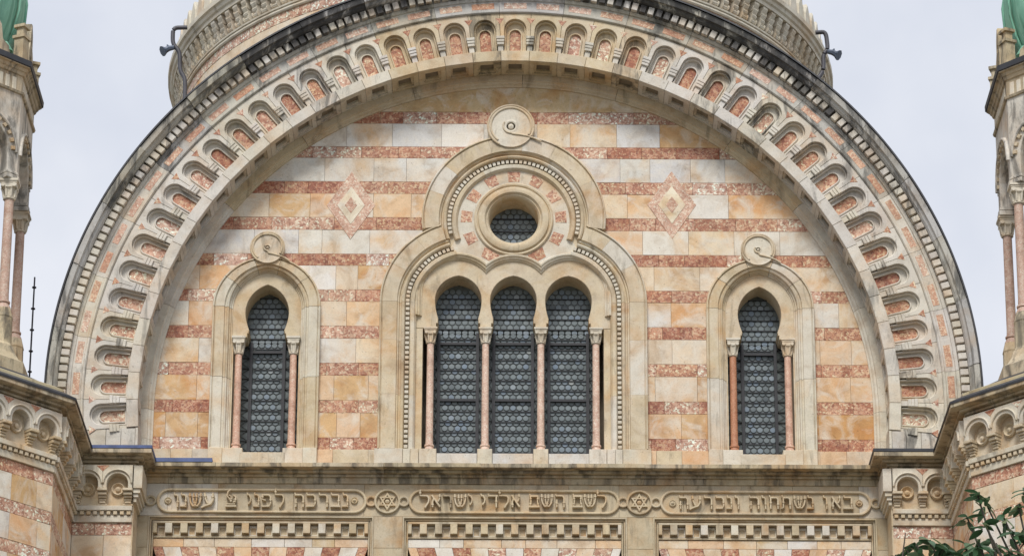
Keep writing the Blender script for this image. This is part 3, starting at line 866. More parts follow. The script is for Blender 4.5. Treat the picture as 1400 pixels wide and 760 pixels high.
# ---- middle window
mid = MB()
P_BAND = [(0.0, 0.03), (0.0, -0.082), (-0.010, -0.094), (-0.022, -0.094), (-0.028, -0.066), (-0.038, -0.066), (-0.044, -0.084), (-0.235, -0.084), (-0.246, -0.055), (-0.246, 0.03)]
P_MLD = [(-0.244, 0.03), (-0.244, -0.055), (-0.262, -0.052), (-0.272, -0.024), (-0.294, -0.022), (-0.300, -0.062), (-0.318, -0.078), (-0.336, -0.068), (-0.350, -0.030), (-0.352, 0.03)]
P_IN = [(-0.350, 0.07), (-0.350, 0.045), (-0.410, 0.045), (-0.412, -0.022), (-0.428, -0.038), (-0.470, -0.034), (-0.492, -0.004), (-0.500, 0.03), (-0.500, 0.07)]
def prof_at(P, r): return [(r + o, y) for (o, y) in P]
msur = None
def msub(b, nm='surround_block', mat='trim', c=None, smooth=False):
    global msur
    if msur is None:
        msur = mk('window_surround', b, mat, fac, c or jit(TRIM, 0.05)); return msur
    return mk(nm, b, mat, msur, c or jit(R.choice([TRIM, TRIM, TRIMW]), 0.05), smooth)
for s in (-1, 1):
    cxl = s * LX
    zz = [17.475, 18.26, 19.05, LZ - 0.002]
    for a, b_ in zip(zz[:-1], zz[1:]):
        for P in (P_BAND, P_MLD, P_IN):
            b = MB(); b.sweep([(cxl, a + .001, s, 0), (cxl, b_ - .001, s, 0)], prof_at(P, LR)); msub(b)
    for P, cut in ((P_BAND, [0, 28, 52, 71]), (P_MLD, [0, 36, 73]), (P_IN, [0, 40, 77])):
        for a, b_ in zip(cut[:-1], cut[1:]):
            a0, a1 = radians(a) + .0008, radians(b_) - .0008
            if s < 0: a0, a1 = pi - a0, pi - a1
            b = MB(); b.arc(cxl, LZ, prof_at(P, LR), a0, a1, 10); msub(b)
# upper ring
cut = [-7, 28, 62, 84, 107, 140, 160, 187]
for a, b_ in zip(cut[:-1], cut[1:]):
    b = MB(); b.arc(0, UZ, [(r, y - 0.012) for r, y in prof_at(P_BAND, UR)], radians(a) + .0008, radians(b_) - .0008, 12); msub(b)
cut = [-18, 25, 60, 95, 130, 160, 198]
for a, b_ in zip(cut[:-1], cut[1:]):
    b = MB(); b.arc(0, UZ, [(r, y - 0.003) for r, y in prof_at(P_MLD, UR)], radians(a) + .0008, radians(b_) - .0008, 12); msub(b)
cut = [-20, 30, 70, 120, 165, 200]
for a, b_ in zip(cut[:-1], cut[1:]):
    b = MB(); b.arc(0, UZ, [(r, y - 0.003) for r, y in prof_at(P_IN, UR)], radians(a) + .0008, radians(b_) - .0008, 12); msub(b)
# little dentils, too small to pick out singly
dm = MB()
def dent(cx, cz, a, r0, r1):
    c, s_ = cos(a), sin(a); w = 0.021
    P = [(r0, -w), (r1, -w), (r1, w), (r0, w)]
    q = [(cx + r * c - t * s_, cz + r * s_ + t * c) for r, t in P]
    dm.plate([q], -0.046, 0.046, 0.003)
nd = 52
for i in range(nd):
    a = radians(-14) + radians(208) * (i + .5) / nd
    dent(0, UZ, a, UR - 0.405, UR - 0.354)
for s in (-1, 1):
    for i in range(18):
        a = radians(76) * (i + .5) / 18
        dent(s * LX, LZ, a if s > 0 else pi - a, LR - 0.405, LR - 0.354)
    z = 17.52
    while z < LZ:
        x = s * (LX + LR - 0.38); dm.plate([[(x - .0255, z - .021), (x + .0255, z - .021), (x + .0255, z + .021), (x - .0255, z + .021)]], -0.046, 0.046, 0.003); z += 0.0715
o = msub(dm, 'dentil_course', 'trim', TRIMW); o['kind'] = 'stuff'
# face inside the ring, with the red squares round the oculus
YS = 0.012
tri_c = [(-0.763, 19.792), (0.0, 19.775), (0.763, 19.792)]
TR = 0.572
trilo = []
for (c, z), (a0, a1) in zip(tri_c, ((pi, acos(0.3815 / TR)), (pi - acos(0.3815 / TR), acos(0.3815 / TR)), (pi - acos(0.3815 / TR), 0.0))):
    trilo += [(c + 0.55 / 0.572 * TR * cos(a0 + (a1 - a0) * i / 10), z + 0.55 / 0.572 * TR * sin(a0 + (a1 - a0) * i / 10)) for i in range(11)]
outp = [(-1.30, 19.79)] + trilo + [(1.30, 19.79)] + [(LX + 0.76 * cos(a), LZ + 0.76 * sin(a)) for a in [radians(20 + 5 * i) for i in range(10)]]
outp += [(0.80 * cos(a), UZ + 0.80 * sin(a)) for a in [radians(-15 + 7.5 * i) for i in range(29)]]
outp += [(-LX + 0.76 * cos(a), LZ + 0.76 * sin(a)) for a in [radians(115 + 5 * i) for i in range(10)]]
b = MB(); b.plate([outp, circle(0, UZ + 0.028, 0.48, 40)], YS, YG, 0.003); msub(b, 'spandrel_plate', 'trim', TRIMW)
OZ = UZ + 0.028
for k, a in enumerate([90, 62, 118, 33, 147, 4, 176, -25, 205, -58, 238]):
    a = radians(a); c, s_ = cos(a), sin(a)
    r0, r1, w0, w1 = (0.572, 0.725, 0.075, 0.090) if k < 9 else (0.55, 0.70, 0.12, 0.085)
    q = [(r0 * c + w0 * s_, OZ + r0 * s_ - w0 * c), (r1 * c + w1 * s_, OZ + r1 * s_ - w1 * c), (r1 * c - w1 * s_, OZ + r1 * s_ + w1 * c), (r0 * c - w0 * s_, OZ + r0 * s_ + w0 * c)]
    b = MB(); b.plate([q], YS - 0.004, YS + 0.02, 0.001); msub(b, 'red_inlay', 'red', jit(REDS[1] if k < 9 else REDS[5], 0.06))
# backing that closes the cusps between the ring and the lobes
for s in (-1, 1):
    b = MB(); b.plate([[(s * .60, 20.40), (s * 1.20, 20.40), (s * 1.20, 20.86), (s * .60, 20.86)]], 0.016, 0.30, 0.0); msub(b, 'cusp_plate', 'trim', TRIM)
# oculus
b = MB(); b.arc(0, OZ, [(0.545, YS + .01), (0.545, YS - .02), (0.530, YS - .035), (0.510, YS - .03), (0.502, YS - .012), (0.492, YS - .012), (0.480, YS - .045), (0.440, YS - .062), (0.400, YS - .055), (0.375, YS - .02), (0.365, YS - .02), (0.345, YS + .002), (0.338, YS + .03), (0.338, YG + 0.03)], 0, 2 * pi, 56, False)
msub(b, 'oculus_ring', 'trim', TRIM, True)
# trilobe hood mouldings and pierced plate
P_TRI = [(0.575, 0.06), (0.575, -0.012), (0.562, -0.022), (0.545, -0.018), (0.538, 0.002), (0.526, 0.002), (0.520, -0.006), (0.508, 0.004), (0.500, 0.022), (0.488, 0.026), (0.480, 0.055)]
half = 0.3815
for k, (c, z) in enumerate(tri_c):
    f = lambda r: acos(min(1, half / r))
    b = MB()
    if k == 0:
        b.sweep([(c, 19.45, -1, 0), (c, z, -1, 0)], P_TRI); b.arc(c, z, P_TRI, pi, f, 22)
    elif k == 1: b.arc(c, z, P_TRI, lambda r: pi - f(r), f, 18)
    else:
        b.arc(c, z, P_TRI, lambda r: pi - f(r), 0.0, 22); b.sweep([(c, 19.45, 1, 0), (c, z, 1, 0)], P_TRI)
    msub(b, 'hood_moulding')
zp = 19.272; kz = 19.69
KX = (-0.752, 0.0, 0.752)
loop_low = []
def key_loop(cx):
    key = keyhole(0.318, 20.051 - kz, 0.270, kz, zp + 0.13, cx)
    return [(cx - 0.30, zp), (cx - 0.30, zp + 0.075), (cx - 0.275, zp + 0.075), (cx - 0.275, zp + 0.13)] + key + [(cx + 0.275, zp + 0.13), (cx + 0.275, zp + 0.075), (cx + 0.30, zp + 0.075), (cx + 0.30, zp)]
lp = [(-1.335, zp)]
for cx in KX: lp += key_loop(cx)
lp += [(1.335, zp), (1.335, 19.80)]
for k in (2, 1, 0):
    c, z = tri_c[k]; r = 0.50; f = acos(half / r)
    a0, a1 = {2: (0.0, pi - f), 1: (f, pi - f), 0: (f, pi)}[k]
    lp += [(c + r * cos(a0 + (a1 - a0) * i / 12), z + r * sin(a0 + (a1 - a0) * i / 12)) for i in range(13)]
lp += [(-1.335, 19.80)]
b = MB(); b.plate([lp], YP, YG + 0.10, 0.006); msub(b, 'keyhole_plate', 'trim', TRIM)
for s in (-1, 1):
    b = MB(); b.box(min(s * 1.232, s * 1.36), max(s * 1.232, s * 1.36), YP + 0.006, YG + 0.1, 17.47, zp - 0.002); msub(b, 'reveal')
for x in (-1.125, -0.376, 0.376, 1.125):
    column(x, 0.07, 17.472, 19.045, zp - 0.004, 0.050, msur, (0.70, 0.48, 0.37))
    b = MB(); b.bbox(x - 0.10 - (0.035 if x < -1 else 0), x + 0.10 + (0.035 if x > 1 else 0), -0.09, 0.2, 17.16, 17.471, 0.006); msub(b, 'pedestal', 'trim', jit(TRIMW))
for cx in KX:
    b = MB(); b.bbox(cx - 0.272, cx + 0.272, -0.075, YG + 0.12, 17.16, 17.41, 0.006); msub(b, 'sill', 'trim', jit((0.63, 0.60, 0.54)))
    window_light(msur, cx, 0.245, 17.425, zp + 0.13, kz, 0.318, 20.051 - kz, 0.270, zp + 0.03, (zp - 0.105, 18.34), cx - 0.375, cx + 0.375)
for s in (-1, 1):
    for x0, x1 in ((1.265, 1.375), (1.378, 1.475), (1.478, 1.86)):
        b = MB(); b.bbox(min(s * x0, s * x1), max(s * x0, s * x1), -0.088 if x0 > 1.4 else -0.08, 0.03, 17.16, 17.474, 0.006); msub(b, 'plinth', 'trim', jit(TRIMW))
# oculus light
fr = MB()
for dz in (-0.215, -0.02, 0.17):
    w = sqrt(0.34 ** 2 - dz ** 2); fr.box(-w, w, YG - 0.025, YG - 0.01, OZ + dz - 0.007, OZ + dz + 0.007)
fo = mk('window', fr, 'iron', msur)
gl = MB(); gl.plate([circle(0, OZ, 0.345, 32)], YG + 0.003, YG + 0.02, 0.0); mk('pane', gl, 'backglass', fo)
d, c = roundels(-0.33, 0.33, OZ - 0.36, OZ + 0.33, lambda x, z, m: hypot(x, z - OZ) < 0.335 - m * .5, YG)
o = mk('roundels', d, 'roundel', fo); o['kind'] = 'stuff'
o = mk('lead_came', c, 'came', fo); o['kind'] = 'stuff'
# big scroll
sx, sz = -0.045, 22.235
tail = [(sx + .02, sz - .118), (sx + .12, sz - .132), (sx + .22, sz - .15), (sx + .32, sz - .185), (sx + .42, sz - .235)]
scroll(msur, sx, sz, 0.325, -0.122, tail, hole=0.062)

# ================================================================== CORNICE, FRIEZE AND INSCRIPTION
PX0 = 5.00                      # inner side of the piers
PROF_CORN = [(0.0, 16.950), (0.024, 16.954), (0.024, 17.034), (0.060, 17.034), (0.062, 17.066), (0.052, 17.070), (0.128, 17.070), (0.132, 17.100), (0.120, 17.104), (0.244, 17.104), (0.250, 17.110), (0.250, ZC - .004), (0.244, ZC), (0.0, ZC + 0.03)]
xs = [-PX0 + .004, -3.95, -2.66, -1.72, -0.42, 0.78, 1.76, 2.55, 3.62, PX0 - .004]
corn = None
for a, b_ in zip(xs[:-1], xs[1:]):
    b = MB(); dz = R.uniform(-.003, .003)
    b.plan([(a + .0015, YZ), (b_ - .0015, YZ)], [(o, z + dz * (o > .1)) for o, z in PROF_CORN])
    if corn is None: corn = mk('cornice', b, 'soil', fac, jit(FRZ, .05)); continue
    mk('cornice_block', b, 'soil' if R.random() < .75 else 'sooty', corn, jit(FRZ, .07))
# blue lead strip left of the left window
xa, za = W(212, 631, -0.352); xb, _ = W(290, 631, -0.352)
b = MB(); b.box(xa, xb, -0.358, -0.15, ZC + .001, ZC + 0.055); mk('lead_strip', b, 'bluelead', corn)

# frieze slabs
fr_z0, fr_z1 = 16.50, 16.954
xs = [-PX0 + .004, -4.60, -3.93, -2.92, -1.98, -0.98, 0.03, 0.75, 1.42, 2.28, 3.18, 3.74, 4.62, PX0 - .004]
frieze = None
for a, b_ in zip(xs[:-1], xs[1:]):
    b = MB(); b.bbox(a + .0015, b_ - .0015, YZ + R.uniform(-.002, .002), 0.3, fr_z0, fr_z1, 0.002)
    c = jit(R.choice([FRZ, FRZ, TRIMW]), .05)
    if frieze is None: frieze = mk('frieze', b, 'frieze', fac, c)
    else: mk('frieze_slab', b, 'frieze', frieze, c)
def stadium(x0, x1, z0, z1, d=0.0, n=14):
    r = (z1 - z0) / 2; zc = (z0 + z1) / 2; rr = r - d
    return [(x1 - r + rr * cos(-pi / 2 + pi * i / n), zc + rr * sin(-pi / 2 + pi * i / n)) for i in range(n + 1)] + [(x0 + r + rr * cos(pi / 2 + pi * i / n), zc + rr * sin(pi / 2 + pi * i / n)) for i in range(n + 1)]
def prnt(lst, mb, x0, w, z0, h, y):
    for k, (pts, t) in enumerate(lst):
        pass
# Hebrew letters as strokes in a box of height 1: polylines with a stroke width
K = 0.155
HEB = {
 'bet': [([(0.05, 1.05), (0.07, .90)], .10), ([(.05, .88), (.72, .88), (.80, .80), (.80, .12)], K), ([(-.02, .08), (.98, .08)], .17)],
 'kaf': [([(0.05, 1.05), (0.07, .90)], .10), ([(.05, .88), (.66, .88), (.84, .74), (.86, .30), (.72, .09), (.02, .08)], K)],
 'resh': [([(0.05, 1.05), (0.07, .90)], .10), ([(.04, .88), (.66, .88), (.82, .74), (.82, .02)], K)],
 'dalet': [([(0.05, 1.05), (0.07, .90)], .10), ([(.02, .88), (.98, .88)], K), ([(.82, .95), (.82, .02)], K)],
 'he': [([(0.05, 1.05), (0.07, .90)], .10), ([(.04, .88), (.68, .88), (.86, .74), (.86, .02)], K), ([(.16, .62), (.16, .03)], .14)],
 'het': [([(0.05, 1.05), (0.10, .90)], .10), ([(.16, .92), (.16, .03)], .14), ([(.16, .86), (.70, .86), (.86, .74), (.86, .02)], K)],
 'tav': [([(0.10, 1.05), (0.13, .90)], .10), ([(.22, .90), (.22, .12), (.0, .07)], .14), ([(.18, .86), (.70, .86), (.88, .74), (.88, .02)], K)],
 'vav': [([(0.08, 1.05), (0.12, .90)], .17), ([(.08, .88), (.50, .88), (.72, .76), (.72, .02)], .26)],
 'yod': [([(0.10, 1.05), (0.14, .90)], .17), ([(.10, .88), (.50, .88), (.80, .66), (.72, .42), (.36, .22)], .27)],
 'nun': [([(0.14, 1.05), (0.17, .90)], .14), ([(.12, .88), (.60, .88), (.84, .76), (.84, .14)], .22), ([(-.02, .08), (.96, .08)], .18)],
 'shin': [([(.06, 1.02), (.07, .62), (.14, .34), (.30, .12), (.68, .12), (.85, .34), (.92, .62), (.93, 1.02)], .13), ([(.36, 1.0), (.38, .5)], .11), ([(.62, 1.0), (.60, .5)], .11), ([(.40, .5), (.46, .12)], .08), ([(.58, .5), (.52, .12)], .08)],
 'alef': [([(.06, .95), (.92, .06)], .18), ([(.86, 1.02), (.84, .66), (.68, .44)], .14), ([(.28, .70), (.14, .44), (.16, .04)], .17)],
 'lamed': [([(.04, 1.34), (.10, 1.24)], .14), ([(.06, 1.28), (.08, .90), (.74, .88), (.90, .72), (.86, .42), (.52, .0)], K)],
 'memf': [([(0.08, 1.05), (0.10, .90)], .10), ([(.06, .86), (.88, .86)], .19), ([(.14, .86), (.20, .45), (.12, .1)], .13), ([(.84, .86), (.80, .45), (.90, .1)], .13), ([(.0, .08), (1.0, .08)], .19)],
 'pe': [([(.10, .9), (.10, .56), (.40, .50)], .13), ([(.05, .88), (.66, .88), (.84, .74), (.86, .30), (.72, .09), (.02, .08)], K)],
 'ayin': [([(.90, 1.02), (.90, .52), (.74, .26), (.30, .14), (.0, .0)], .14), ([(.24, 1.02), (.32, .6), (.52, .26)], .13)],
 'name': [([(.02, .10), (.98, .10)], .15), ([(.12, .24), (.86, .24)], .06), ([(.46, 1.28), (.22, 1.10), (.14, .80), (.40, .60), (.52, .38)], .13), ([(.30, .86), (.50, .80), (.54, .42)], .12), ([(.70, .86), (.92, .72), (.84, .40), (.66, .36)], .14)],
}
def letter(name, px0, px1, pyt, pyb, parent, y=YZ):
    x0, zt = W(px0, pyt, y - 0.03); x1, zb = W(px1, pyb, y - 0.03)
    w, h = x1 - x0, zt - zb
    b = MB()
    for k, (pts, t) in enumerate(HEB[name]):
        P = [(x0 + p[0] * w, zb + p[1] * h * 0.95) for p in pts]
        th = t * w if w > 0.1 else t * w
        th = max(0.016, min(th, 0.032))
        L, Rr = [], []
        for i, p in enumerate(P):
            q0, q1 = P[max(0, i - 1)], P[min(len(P) - 1, i + 1)]
            dx, dz = q1[0] - q0[0], q1[1] - q0[1]; l = hypot(dx, dz) or 1
            L.append((p[0] - dz / l * th / 2, p[1] + dx / l * th / 2)); Rr.append((p[0] + dz / l * th / 2, p[1] - dx / l * th / 2))
        b.plate([L + Rr[::-1]], y - 0.066 - 0.0012 * k, y + 0.02, 0.004)
        # little diamond nodes half way down the uprights, as carved
        for i in range(len(P) - 1):
            if abs(P[i][0] - P[i + 1][0]) < 0.35 * abs(P[i][1] - P[i + 1][1]) and abs(P[i][1] - P[i + 1][1]) > 0.3 * h:
                mx, mz = (P[i][0] + P[i + 1][0]) / 2, (P[i][1] + P[i + 1][1]) / 2; q = th * 0.95
                b.plate([[(mx - q, mz), (mx, mz - q), (mx + q, mz), (mx, mz + q)]], y - 0.074, y + 0.02, 0.003)
    mk('letter', b, 'frieze', parent, jit(TRIM, .03))
TEXT = [
 (213.5, 501.5, 667.3, 700.3, 673.8, 694.3, [('vav', 238, 245), ('nun', 247, 255.5), ('shin', 259, 275.5), ('ayin', 276, 292.5), ('name', 308.5, 323.5), ('yod', 337.7, 344), ('nun', 347, 355), ('pe', 358, 372), ('lamed', 376, 389), ('he', 402.8, 416.5), ('kaf', 419, 433), ('resh', 436, 449.7), ('bet', 452.5, 465.7), ('nun', 468, 476.5)], (229.8, 484.6)),
 (558.6, 847.5, 669, 702.2, 675.3, 694.8, [('lamed', 573.5, 587.8), ('alef', 589.5, 603), ('resh', 605.5, 618.6), ('shin', 621, 637.5), ('yod', 640, 647), ('yod', 657, 664.4), ('dalet', 667, 681), ('lamed', 682, 696.5), ('alef', 698.7, 711.5), ('memf', 723, 737.8), ('shin', 739.5, 756), ('he', 759, 773), ('memf', 782.4, 796.7), ('shin', 798.4, 815), ('lamed', 816, 830)], ()),
 (902.3, 1192.0, 671, 704.2, 677.6, 697.0, [('he', 928, 942), ('ayin', 942.6, 958.6), ('resh', 962, 975), ('kaf', 978, 991), ('nun', 993, 1001), ('vav', 1004.4, 1011.3), ('he', 1024, 1039), ('vav', 1041, 1048.5), ('het', 1051, 1065.7), ('tav', 1067.5, 1081.8), ('shin', 1084.6, 1101.8), ('nun', 1103, 1112.7), ('vav', 1125, 1132), ('alef', 1136, 1150), ('bet', 1152.7, 1167)], (919.5, 1174.4)),
]
ZT, ZB = W(700, 668.8, YZ - .03)[1], W(700, 702.3, YZ - .03)[1]
def ring_o(cx, cz, prof, parent, name, mat='frieze', col=None, n=28):
    b = MB(); b.arc(cx, cz, prof, 0, 2 * pi, n, False); return mk(name, b, mat, parent, col or jit(FRZ, .04))
for (a, b_, yt, yb, lt, lb, letters, ros) in TEXT:
    x0, x1 = W(a, yb, YZ)[0], W(b_, yb, YZ)[0]
    b = MB(); b.plate([stadium(x0, x1, ZB, ZT), stadium(x0, x1, ZB, ZT, 0.036)], YZ - 0.036, YZ + 0.02, 0.010)
    cart = mk('inscription_panel', b, 'frieze', frieze, jit(TRIM, .04))
    cart['label'] = 'long round-ended frame holding raised Hebrew letters'
    for (nm, l0, l1) in letters: letter(nm, l0, l1, lt, lb, frieze)
    for rx in ros:
        cx, cz = W(rx, (yt + yb) / 2 + 0.4, YZ)
        o = ring_o(cx, cz, [(0.050, YZ + .01), (0.050, YZ - .012), (0.040, YZ - .026), (0.030, YZ - .016), (0.024, YZ - .016), (0.018, YZ - .034), (0.001, YZ - .044)], frieze, 'rosette')
for (px, py) in ((206.3, 681.5), (507.5, 683.2), (552.2, 684.0), (851.8, 685.3), (896.8, 686.3), (1197.5, 689.6)):
    cx, cz = W(px, py, YZ); cz = (ZT + ZB) / 2
    ring_o(cx, cz, [(0.076, YZ + .01), (0.076, YZ - .030), (0.068, YZ - .038), (0.054, YZ - .036), (0.046, YZ - .026), (0.044, YZ + .004), (0.001, YZ - .004)], frieze, 'link_ring')
for (px, py) in ((529.6, 684.3), (874.0, 686.3)):
    cx, _ = W(px, py, YZ); cz = (ZT + ZB) / 2
    o = ring_o(cx, cz, [(0.176, YZ + .01), (0.176, YZ - .030), (0.168, YZ - .040), (0.150, YZ - .040), (0.142, YZ - .026), (0.140, YZ - .004)], frieze, 'star_roundel', n=40)
    o['label'] = 'round medallion with six-pointed star'
    for k in range(2):
        rr, w = 0.128, 0.022
        tri = [(cx + rr * sin(2 * pi * i / 3 + k * pi), cz + rr * cos(2 * pi * i / 3 + k * pi)) for i in range(3)]
        ri = rr - 2 * w; tin = [(cx + ri * sin(2 * pi * i / 3 + k * pi), cz + ri * cos(2 * pi * i / 3 + k * pi)) for i in range(3)]
        b = MB(); b.plate([tri, tin], YZ - 0.034 - .002 * k, YZ + .01, 0.004); mk('star_triangle', b, 'frieze', frieze, jit(TRIM, .03))
    ring_o(cx, cz, [(0.034, YZ + .01), (0.034, YZ - .014), (0.026, YZ - .028), (0.001, YZ - .036)], frieze, 'boss', n=14)

# three bay heads: mouldings, dentil blocks, sunk panels
BAYS = [W(203, 740, YZ)[0], W(510.5, 740, YZ)[0], W(550, 740, YZ)[0], W(857.5, 740, YZ)[0], W(893, 740, YZ)[0], W(1200.5, 740, YZ)[0]]
BAYS = [-4.85, BAYS[1], BAYS[2], BAYS[3], BAYS[4], 4.85]
bed = MB()
ZD0, ZD1 = 16.255, 16.392
lowwall = MB(); lowwall.box(-PX0, PX0, 0.10, 0.62, 0.0, 16.5)
lw = mk('lower_wall', lowwall, 'mortar', fac)
for k in range(3):
    x0, x1 = BAYS[2 * k], BAYS[2 * k + 1]
    # stepped frame round the head of the bay
    for d, y0, y1 in ((0.0, YZ - 0.012, YZ + .03), (0.024, YZ + 0.020, YZ + .06), (0.052, YZ + 0.036, YZ + .08)):
        q = [(x0 + d, 13.0), (x0 + d, 16.494 - d), (x1 - d, 16.494 - d), (x1 - d, 13.0), (x1 - d - .022, 13.0), (x1 - d - .022, 16.470 - d), (x0 + d + .022, 16.470 - d), (x0 + d + .022, 13.0)]
        b = MB(); b.plate([q], y0, y1, 0.004); mk('bay_frame', b, 'frieze', lw, jit(FRZ, .04))
    xa, xb = x0 + 0.075, x1 - 0.075
    b = MB(); b.bbox(xa, xb, YZ - 0.004, 0.15, ZD1 + .001, 16.42, 0.003); mk('dentil_band', b, 'frieze', lw, jit(FRZ))
    b = MB(); b.bbox(xa, xb, YZ + 0.085, 0.15, ZD0 - .06, ZD1, 0.0); mk('dentil_bed', b, 'frieze', lw, jit(TRIM))
    b = MB(); b.bbox(xa, xb, YZ + 0.035, 0.15, ZD0 - .055, ZD0 - .030, 0.003); mk('dentil_fillet', b, 'frieze', lw, jit(FRZ))
    nb = 14; pit = (xb - xa) / nb
    for i in range(nb + 1):
        cx = xa + i * pit; w = 0.047
        l, r_ = max(xa, cx - w), min(xb, cx + w)
        b = MB(); b.bbox(l, r_, YZ - 0.010, YZ + 0.085, ZD0, ZD1 - .001, 0.003); mk('dentil_block', b, 'frieze', lw, jit(R.choice([TRIM, FRZ, TRIMW]), .06))
        if i < nb:
            cx += pit / 2
            b = MB(); o_ = [(cx - .052, ZD0 - .018), (cx + .052, ZD0 - .018), (cx + .052, ZD1 - .012), (cx - .052, ZD1 - .012)]
            i_ = [(cx - .036, ZD0 - .002), (cx + .036, ZD0 - .002), (cx + .036, ZD1 - .045), (cx - .036, ZD1 - .045)]
            b.plate([o_, i_], YZ + 0.068, YZ + .09, 0.003); mk('sunk_panel', b, 'frieze', lw, jit(TRIMW, .06))
    # course of cream stones and the fan of voussoirs of the arch below
    zt = ZD0 - 0.062; zc1 = 16.075
    x = xa; 
    while x < xb - .05:
        x2 = min(xb, x + R.uniform(.3, .52)); 
        if xb - x2 < .15: x2 = xb
        b = MB(); b.bbox(x + .002, x2 - .002, YZ + .052, .12, zc1 + .002, zt, 0.003); mk('cream_stone', b, 'block', lw, jit(R.choice([CREAM, WHITE, YEL, CREAM, PEACH]), .05)); x = x2
    bc = (x0 + x1) / 2; zcen = 12.2; w = 0.237; nv = int((xb - xa) / w / 2) + 1; zlow = 14.6
    kk = 0
    for i in range(-nv - 1, nv + 2):
        xl, xr = bc + (i - .5) * w, bc + (i + .5) * w
        def at(x, z): return bc + (x - bc) * (z - zcen) / (zc1 - zcen)
        P = [(max(xa, min(xb, at(xl, zlow) + .002)), zlow), (max(xa, min(xb, at(xr, zlow) - .002)), zlow), (max(xa, min(xb, xr - .002)), zc1 - .002), (max(xa, min(xb, xl + .002)), zc1 - .002)]
        if P[2][0] - P[3][0] < 0.02: continue
        b = MB(); b.plate([P], YZ + .050, .12, 0.003)
        if (i + k) % 2 == 0: mk('red_voussoir', b, 'red', lw, red())
        else: mk('cream_voussoir', b, 'block', lw, jit(R.choice([CREAM, WHITE, WHITE, PEACH]), .05))
    b = MB(); b.bbox(xa, xb, YZ + .056, .12, 0.0, zlow - .002, .003); mk('lower_panel', b, 'block', lw, jit(PEACH))
# pilaster strips between the bays
for a, b_ in ((-PX0, BAYS[0]), (BAYS[1], BAYS[2]), (BAYS[3], BAYS[4]), (BAYS[5], PX0)):
    zz = [16.498, 16.05, 15.35, 14.6, 0.0]
    for z1, z0 in zip(zz[:-1], zz[1:]):
        b = MB(); b.bbox(a + .001, b_ - .001, YZ - .003, .12, z0 + .0015, z1 - .0015, .003); mk('pilaster_stone', b, 'frieze', lw, jit(FRZ, .05))

